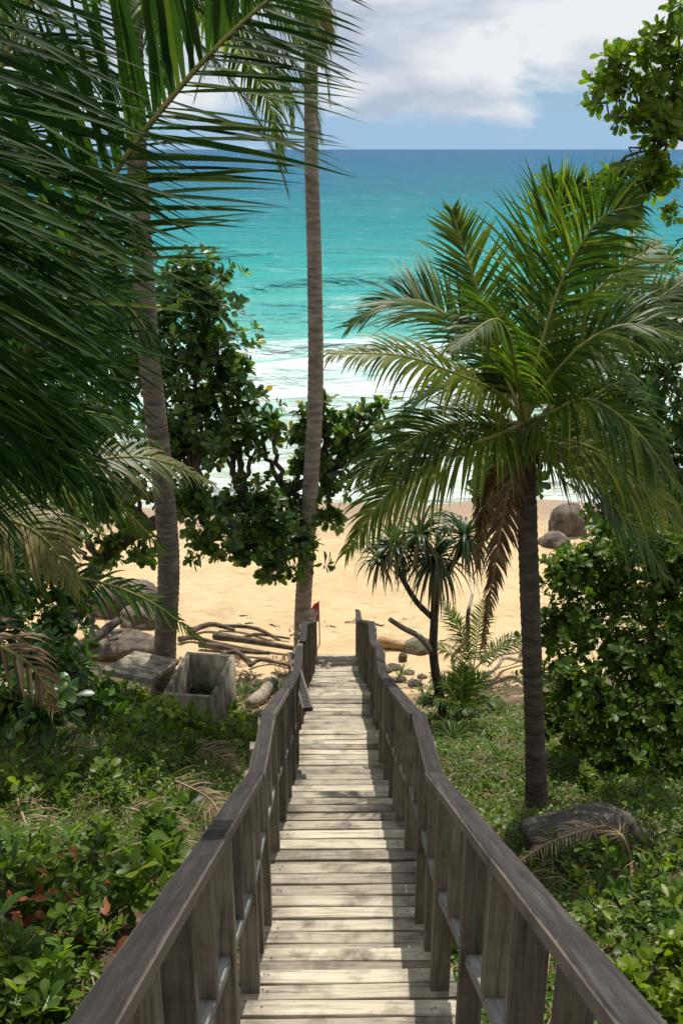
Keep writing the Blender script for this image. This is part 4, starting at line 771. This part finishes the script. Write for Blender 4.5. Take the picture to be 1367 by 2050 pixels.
# ------------------------------------------------------------------ ground cover
def scatter(n, box, rg, cond=None):
    P = []
    for k in range(n):
        x = rg.uniform(box[0], box[1]); y = rg.uniform(box[2], box[3])
        if cond and not cond(x, y): continue
        P.append((x, y, ground(x, y)))
    return np.array(P)
def clumpy(x, y, s, seed, lo): return mnoise.noise(Vector((x*s, y*s, seed))) > lo
rg = np.random.default_rng(42)
off = lambda x, y: abs(x) > 0.62
Pg = scatter(20000, (0.6, 7.5, 2.0, 16.5), rg, lambda x, y: off(x, y) and (clumpy(x, y, 0.9, 2, -0.15)) and y < 15.5+rg.normal(0, 0.7))
def blades(P, h, w, rg, tint):
    n = len(P); az = rg.uniform(0, 6.28, n); lean = rg.uniform(0.1, 0.8, n)[:, None]; d = np.stack([np.cos(az), np.sin(az), np.zeros(n)], 1); hh = (h*rg.uniform(0.4, 1.3, n))[:, None]
    C = np.stack([P, P+UP*hh*0.55+d*hh*lean*0.3, P+UP*hh*0.85+d*hh*lean], 1); s = nrm(np.cross(d, UP))[:, None]*w*np.array([1, 0.8, 0.1])[None, :, None]
    return strips(np.stack([C-s, C+s], 2), np.clip(rg.normal(tint, 0.2, n), 0, 1))
V, F, T = blades(Pg, 0.14, 0.005, rg, 0.45); o = np_obj('slope_grass', V, F, M['grass'], tint=T, kind='stuff'); tag(o, 'short green grass covering the slope around the young palm', 'grass')
def cover(name, P, size, mat, kind, rg, label, tint=0.4, lift=0.06, flat=0.8, cat='ground cover'):
    n = len(P); az = rg.uniform(0, 6.28, n); D = np.stack([np.cos(az), np.sin(az), rg.normal(0.15, 0.35, n)], 1); Nn = nrm(UP*flat+rg.normal(0, 0.35, (n, 3)))
    V, F, k = place_leaves(kind, P+UP*(rg.random(n)**1.5*lift)[:, None], D, Nn, size*rg.uniform(0.5, 1.4, n)); o = np_obj(name, V, F, mat, tint=np.repeat(np.clip(rg.normal(tint, 0.25, n), 0, 0.8), k), smooth=True, kind='stuff'); tag(o, label, cat)
P1 = scatter(60000, (0.6, 7.5, 2.0, 15.8), rg, lambda x, y: off(x, y) and clumpy(x, y, 0.7, 5, -0.12))
cover('creeping_plants', P1, 0.05, M['shrub'], 'small_round', rg, 'small leaved creeping plants carpeting the boulder slope', 0.55, 0.16)
P1 = scatter(70000, (0.6, 6.5, 3.5, 15.6), rg, lambda x, y: off(x, y) and clumpy(x, y, 0.5, 21, -0.25))
cover('bright_creepers', P1, 0.05, M['fresh'], 'small_round', rg, 'bright green creeping plants lit by sun beside the landing', 0.2, 0.12)
P1 = scatter(75000, (-6.5, -0.6, 2.0, 15.5), rg, lambda x, y: off(x, y) and clumpy(x, y, 0.8, 9, -0.28))
cover('shade_creepers', P1, 0.05, M['shrub'], 'small_lance', rg, 'tangled small leaved plants covering the shady bank', 0.5, 0.25)
P1 = scatter(16000, (-6.0, 6.0, 2.0, 16.5), rg, lambda x, y: off(x, y) and clumpy(x, y, 0.6, 14, 0.1))
P9 = scatter(22000, (-5.0, -0.6, 6.0, 15.5), rg, lambda x, y: off(x, y) and clumpy(x, y, 0.6, 41, -0.05))
cover('bank_creepers', P9, 0.075, M['fresh'], 'small_lance', rg, 'light green creeping plants spread over the bank below the concrete box', 0.25, 0.3)
cover('leaf_litter', P1, 0.08, M['litter'], 'small_lance', rg, 'brown fallen leaves scattered over the soil of both banks', 0.4, 0.10, 1.0, 'leaf litter')
P1 = scatter(4500, (-6.0, 6.0, 2.0, 17), rg, off); n = len(P1); az = rg.uniform(0, 6.28, n); d = np.stack([np.cos(az), np.sin(az), rg.normal(0.1, 0.15, n)], 1)*rg.uniform(0.1, 0.35, n)[:, None]
C = np.stack([P1+UP*0.06, P1+UP*0.12+d*0.5, P1+UP*0.07+d], 1); s = nrm(np.cross(d, UP))[:, None]*0.004
V, F, T = strips(np.stack([C-s, C+s], 2), np.clip(rg.normal(0.7, 0.2, n), 0, 1)); o = np_obj('dry_twigs', V, F, M['litter'], tint=T, kind='stuff'); tag(o, 'dry twigs and grass stalks strewn through the undergrowth', 'twigs')
P1 = scatter(2600, (-4.2, -0.8, 16.3, 20.3), rg, lambda x, y: clumpy(x, y, 0.9, 31, -0.1)); P2 = scatter(900, (0.8, 4.5, 15.5, 19.0), rg, lambda x, y: clumpy(x, y, 0.9, 33, -0.05)); P3 = scatter(420, (-7, 7, 20.5, 25.5), rg, lambda x, y: abs(y-(22.4+0.5*math.sin(x*0.9)+0.25*math.sin(x*2.3))) < 0.3)
P1 = np.concatenate([P1, P2, P3]); n = len(P1); az = rg.uniform(0, 6.28, n); d = np.stack([np.cos(az), np.sin(az), rg.normal(0.05, 0.1, n)], 1)*rg.uniform(0.04, 0.22, n)[:, None]
C = np.stack([P1+UP*0.01, P1+UP*0.03+d*0.5, P1+UP*0.015+d], 1); s_ = nrm(np.cross(d, UP))[:, None]*rg.uniform(0.004, 0.014, (n, 1, 1))
V, F, T = strips(np.stack([C-s_, C+s_], 2), np.clip(rg.normal(0.2, 0.25, n), 0, 1)); o = np_obj('wrack_debris', V, F, M['litter'], tint=T, kind='stuff'); tag(o, 'dark drift debris and twigs strewn on the sand around the logs', 'debris')
# big rusty dead leaves beside the lower railing
rg = np.random.default_rng(43); c = ground_hit(140, 1880)
root = thing('dead_leaf_cluster', c, 'heap of large rusty orange dead leaves on the bank beside the handrail', 'dead leaves'); n = 70
bs = c+rg.normal(0, 1, (n, 3))*np.array([0.2, 0.25, 0.09])+UP*0.28; az = rg.uniform(0, 6.28, n)
M['rust'] = leaf_mat('rusty_leaf', [(0.14,0.040,0.014),(0.25,0.075,0.022),(0.33,0.115,0.035)], 0.2, 0.5, 1.1, 0.3)
leafy(root, 'obovate', bs, np.stack([np.cos(az), np.sin(az), rg.normal(0, 0.5, n)], 1), nrm(UP+rg.normal(0, 0.6, (n, 3))), rg.uniform(0.09, 0.17, n), M['rust'], rg, singles=70)

# ------------------------------------------------------------------ rocks
def rock(px, py, Y, w, d, h, mat, label, seed, group=None, sink=0.3, rot=0.0, name='boulder'):
    import bmesh
    g = at(px, py, Y); g[2] = ground(g[0], g[1]); bm = bmesh.new(); bmesh.ops.create_icosphere(bm, subdivisions=4, radius=1.0)
    for v in bm.verts:
        q = v.co*1.0; k = 1+0.22*mnoise.noise(q*1.3+Vector((seed, 0, 0)))+0.10*mnoise.noise(q*3+Vector((0, seed, 0)))+0.03*mnoise.noise(q*9+Vector((0, 0, seed)))
        v.co = Vector((q.x*k*w/2, q.y*k*d/2, q.z*k*h/2+h*(0.5-sink)))
    me = bpy.data.meshes.new(name); bm.to_mesh(me); bm.free(); me.materials.append(mat)
    for f in me.polygons: f.use_smooth = True
    o = link(bpy.data.objects.new(name, me)); o.location = g; o.rotation_euler = (0, 0, rot); return tag(o, label, 'rock', group)
gq = ground_hit(1170, 1720); rock(*pix(gq)[:2], gq[1]+0.25, 1.25, 0.8, 0.50, M['rock_fleck'], 'dark lichen flecked boulder under the fallen grey frond', 3, rot=0.2)
rock(1130, 1095, 30.5, 1.3, 1.2, 1.35, M['rock'], 'brown granite boulder standing in the wash at the water edge', 5, rot=0.6)
rock(1105, 1120, 29, 0.9, 0.9, 0.6, M['rock'], 'low tan rock at the foot of the wash boulder', 8)
rock(1300, 1130, 28, 2.6, 2.0, 1.7, M['rock_dark'], 'broad dark rock behind the dense shrub', 9)
rock(842, 1228, 20.7, 0.75, 0.6, 0.42, M['rock'], 'rounded tan stone on the sand under the pandanus leaves', 11)
rock(250, 1175, 23.5, 1.9, 1.4, 1.1, M['rock'], 'large smooth boulder on the sand behind the almond branch', 13, rot=0.4)
rock(285, 1200, 22.5, 1.1, 1.2, 0.7, M['rock'], 'pale rounded boulder beside the large smooth one', 14)
rock(235, 1240, 20.5, 1.7, 1.1, 0.75, M['rock'], 'grey boulder in tree shade near the driftwood pile', 15)
rock(485, 1440, 12.6, 0.55, 0.5, 0.3, M['rock'], 'flat grey stone by the handrail beside the concrete box', 16)
for i, (px, py, w) in enumerate([(765,1345,0.4),(790,1340,0.35),(800,1365,0.3),(775,1362,0.22),(818,1350,0.25),(830,1372,0.3),(782,1378,0.2),(845,1358,0.22)]):
    g = ground_hit(px, py); rock(*pix(g)[:2], g[1], w, w*0.8, w*0.5, M['rock'], 'small tan stone in the rubble beside the stair foot', 20+i, 'rubble stones beside the stair foot', name='stone')

# ------------------------------------------------------------------ driftwood, box, flag, litter
rg = np.random.default_rng(51)
def logobj(P, r, mat, label, cat='driftwood', group=None, name='driftwood_log', wob=0.02):
    P = spline(P, 4); P[1:-1] += rg.normal(0, wob*2, (2, 3)); P = spline(P, 18); k_ = np.interp(np.linspace(0, 4, 18), range(5), 1+rg.normal(0, 0.13, 5)); R = np.linspace(r[0], r[1], 18)*k_; V, F = tube(*closed(P, R), 10, cap=False); V = V+rg.normal(0, r[0]*0.035, V.shape)
    return tag(np_obj(name, V, F, mat, smooth=True, origin=P[0]), label, cat, group)
def gp(px, py, up=0.0): g = ground_hit(px, py); return g+UP*up
logobj([gp(757,1297,0.13), gp(785,1299,0.13), gp(813,1303,0.11)], (0.14, 0.10), M['drift_tan'], 'short thick tan log lying alone on the sand by the stair foot', name='driftwood_log', wob=0.008)
logtxt = iter(['longest log of the driftwood pile, running towards the slim palm','upper straight log along the seaward edge of the driftwood pile','thick log beside the concrete box in the driftwood pile','stubby crossed log in the middle of the driftwood pile','bent log at the shaded end of the driftwood pile','thin log under the railing beside the driftwood pile','thick bent log behind the stout palm trunk','thinnest pole lying across the driftwood pile'])
for a in [((430,1285),(520,1300),(600,1312),0.14),((440,1262),(500,1268),(560,1290),0.10),((400,1300),(470,1310),(540,1318),0.12),((445,1318),(480,1312),(505,1335),0.09),((380,1275),(420,1262),(470,1272),0.12),((500,1340),(540,1330),(590,1342),0.08),((360,1290),(400,1285),(450,1300),0.11),((480,1285),(530,1280),(580,1284),0.07)]:
    logobj([gp(*a[0], a[3]), gp(*a[1], a[3]*1.3), gp(*a[2], a[3])], (a[3]*0.62, a[3]*0.34), M['drift_dark'], next(logtxt), group='logs in the driftwood pile')  # dark wood carries the tree shade over the pile in its colour
logobj([gp(500,1420,0.1), gp(530,1395,0.12), gp(548,1375,0.1)], (0.12, 0.10), M['drift'], 'pale split log lying between the box and the stairs')
logobj([gp(90,1290,0.1), at(140,1230,19.8), at(190,1160,20.2)], (0.22, 0.14), M['bark'], 'thick dark fallen trunk sloping in the tree shade')
logobj([gp(20,1400,0.1), at(130,1310,14.5), at(240,1240,16)], (0.12, 0.08), M['bark'], 'long dark dead branch propped across the shady bank')
for a in [((905,1320),(935,1250),(945,1190),0.05),((1050,1330),(1000,1345),(960,1375),0.045),((1045,1300),(1010,1330),(975,1345),0.04),((970,1380),(1010,1375),(1050,1385),0.05)]:
    logobj([gp(*a[0], 0.05), at(*a[1], 15.6) if a[1][1] < 1280 else gp(*a[1], 0.25), at(*a[2], 15.8) if a[2][1] < 1280 else gp(*a[2], 0.12)], (a[3], a[3]*0.55), M['drift'], 'bleached bare branch tangled behind the pandanus trunk', group='bleached branches by the pandanus', name='driftwood_branch')
for i, (px, py) in enumerate([(490,1250),(540,1252),(660,1255),(690,1248),(745,1253),(725,1262),(820,1262),(580,1275),(480,1235),(880,1285),(905,1300),(750,1250)]):
    g = gp(px, py, 0.015); l = rg.uniform(0.15, 0.4); a = rg.normal(0, 0.5); logobj([g, g+np.array([l/2*math.cos(a), l/2*math.sin(a), 0.01]), g+np.array([l*math.cos(a), l*math.sin(a), 0])], (0.016, 0.01), M['drift_dark'], 'thin dark stick lying on the open sand', 'stick', 'sticks on the sand', 'stick', 0.004)
# coconut on the sand
g = gp(806, 1324); rock(*pix(g)[:2], g[1], 0.2, 0.2, 0.22, M['drift_dark'], 'round brown coconut husk on the sand', 60, sink=0.1, name='coconut')['category'] = 'coconut'
# concrete box with tilted lid slab
def prism(name, corners, z0, z1, mat, parent):
    c = [np.array([*q, 0.0]) for q in corners]; n = len(c); V = [x+UP*z0 for x in c]+[x+UP*z1 for x in c]
    F = [tuple([k, (k+1) % n, n+(k+1) % n, n+k]) for k in range(n)]
    if n == 4: F += [(3, 2, 1, 0), (4, 5, 6, 7)]
    return np_obj(name, V, F, mat, parent)
bc = at(402, 1380, 14.6); bc[2] = ground(bc[0], bc[1]); root = thing('concrete_box', bc, 'open stained concrete box half buried behind the stout palm trunk', 'concrete box')
ca, sa = math.cos(-0.14), math.sin(-0.14)
def rot(x, y): return (bc[0]+x*ca-y*sa, bc[1]+x*sa+y*ca)
hx, hy, tk, zt, zb = 0.42, 0.72, 0.07, bc[2]+1.02, bc[2]-0.4
prism('side_wall', [rot(hx-tk,-hy), rot(hx,-hy), rot(hx,hy), rot(hx-tk,hy)], zb, zt, M['concrete'], root)
prism('side_wall', [rot(-hx,-hy), rot(-hx+tk,-hy), rot(-hx+tk,hy), rot(-hx,hy)], zb, zt, M['concrete'], root)
prism('end_wall', [rot(-hx+tk,-hy+0.003), rot(hx-tk,-hy+0.003), rot(hx-tk,-hy+tk), rot(-hx+tk,-hy+tk)], zb, zt-0.003, M['concrete'], root)
prism('end_wall', [rot(-hx+tk,hy-tk), rot(hx-tk,hy-tk), rot(hx-tk,hy-0.003), rot(-hx+tk,hy-0.003)], zb, zt-0.003, M['concrete'], root)
sl = box_mesh('concrete_slab', 0.85, 1.5, 0.10, M['concrete'], 0.004, 0.012, 5); o = link(bpy.data.objects.new('concrete_slab', sl)); o.location = at(285, 1335, 15.2); o.rotation_euler = (-0.28, 0.12, -0.2); tag(o, 'tilted rough concrete slab lying next to the stout palm', 'slab')
# red warning flag on its pole
fb = at(640, 1260, 21.0); g = np.array([fb[0], fb[1], ground(fb[0], fb[1])]); tp = at(638, 1203, 21.0)
root = thing('warning_flag', g, 'red triangular warning flag with white ring emblem on the beach', 'flag'); V, F = tube(*closed(np.array([g-UP*0.1, (g+tp)/2, tp]), np.array([0.016, 0.015, 0.013])), 8, cap=False); np_obj('pole', V, F, M['metal'], root, smooth=True)
W_, H_ = 0.26, 0.50; nu, nv = 14, 16; V = []
for i in range(nv):
    for j in range(nu):
        u, v = j/(nu-1), i/(nv-1); x = -u*W_*(1-abs(v-0.55)*1.15); V.append(tp+np.array([x, 0.03*math.sin(u*7+v*2)*u, -0.02-v*H_-u*0.05]))
k = (np.arange(nv-1)[:, None]*nu+np.arange(nu-1)[None]).ravel(); np_obj('cloth', V, np.stack([k, k+1, k+nu+1, k+nu], 1), M['red'], root, smooth=True)
cc = tp+np.array([-0.10, -0.035, -0.28]); ring = []; a = np.linspace(0, 2*math.pi, 25)
Vr = np.concatenate([cc+np.stack([0.075*np.cos(a), 0*a, 0.085*np.sin(a)], 1), cc+np.stack([0.06*np.cos(a), 0*a, 0.07*np.sin(a)], 1)]); kk = np.arange(24); np_obj('emblem_ring', Vr, np.stack([kk, kk+1, kk+26, kk+25], 1), M['white'], root)
np_obj('emblem_figure', [cc+np.array(q) for q in [(-0.04,0,-0.03),(-0.03,0,-0.045),(0.035,0,0.03),(0.02,0,0.045),(-0.03,0,0.01),(0.035,0,-0.02),(0.035,0,-0.005),(-0.03,0,0.025)]], [(0,1,2,3),(4,5,6,7)], M['white'], root)
# beach litter
def lathe_obj(name, prof, c, axis, mat, label, cat, group=None, n=12):
    axis = nrm(np.array(axis, float)); P = np.array([c+axis*h for h, r in prof]); V, F = tube(P, np.array([r for h, r in prof]), n, cap=False); return tag(np_obj(name, V, F, mat, smooth=True, origin=np.asarray(c)), label, cat, group)
bott = [(0,0.002),(0.0,0.035),(0.14,0.036),(0.18,0.03),(0.21,0.013),(0.24,0.013),(0.242,0.001)]
for i, (px, py, m, lab) in enumerate([(495,1335,'clear_plastic','pale plastic bottle wedged in the driftwood pile'),(488,1308,'blue_plastic','blue plastic bottle among the driftwood logs'),(740,1273,'clear_plastic','pale plastic bottle on the open sand beyond the railing'),(470,1460,'blue_plastic','blue grey plastic bottle beside the flat grey stone'),(800,1385,'clear_plastic','pale bottle caught in the rubble stones')]):
    lathe_obj('plastic_bottle', bott, gp(px, py, 0.04), (math.cos(i*1.7), math.sin(i*1.7)*0.6, 0.05), M[m], lab, 'bottle')
lathe_obj('plastic_disc', [(0,0.002),(0,0.10),(0.02,0.105),(0.035,0.09),(0.037,0.002)], gp(800, 1352, 0.08), (0.05, -0.3, 1), M['green_plastic'], 'round green plastic disc lying on the rubble', 'plastic disc', n=18)
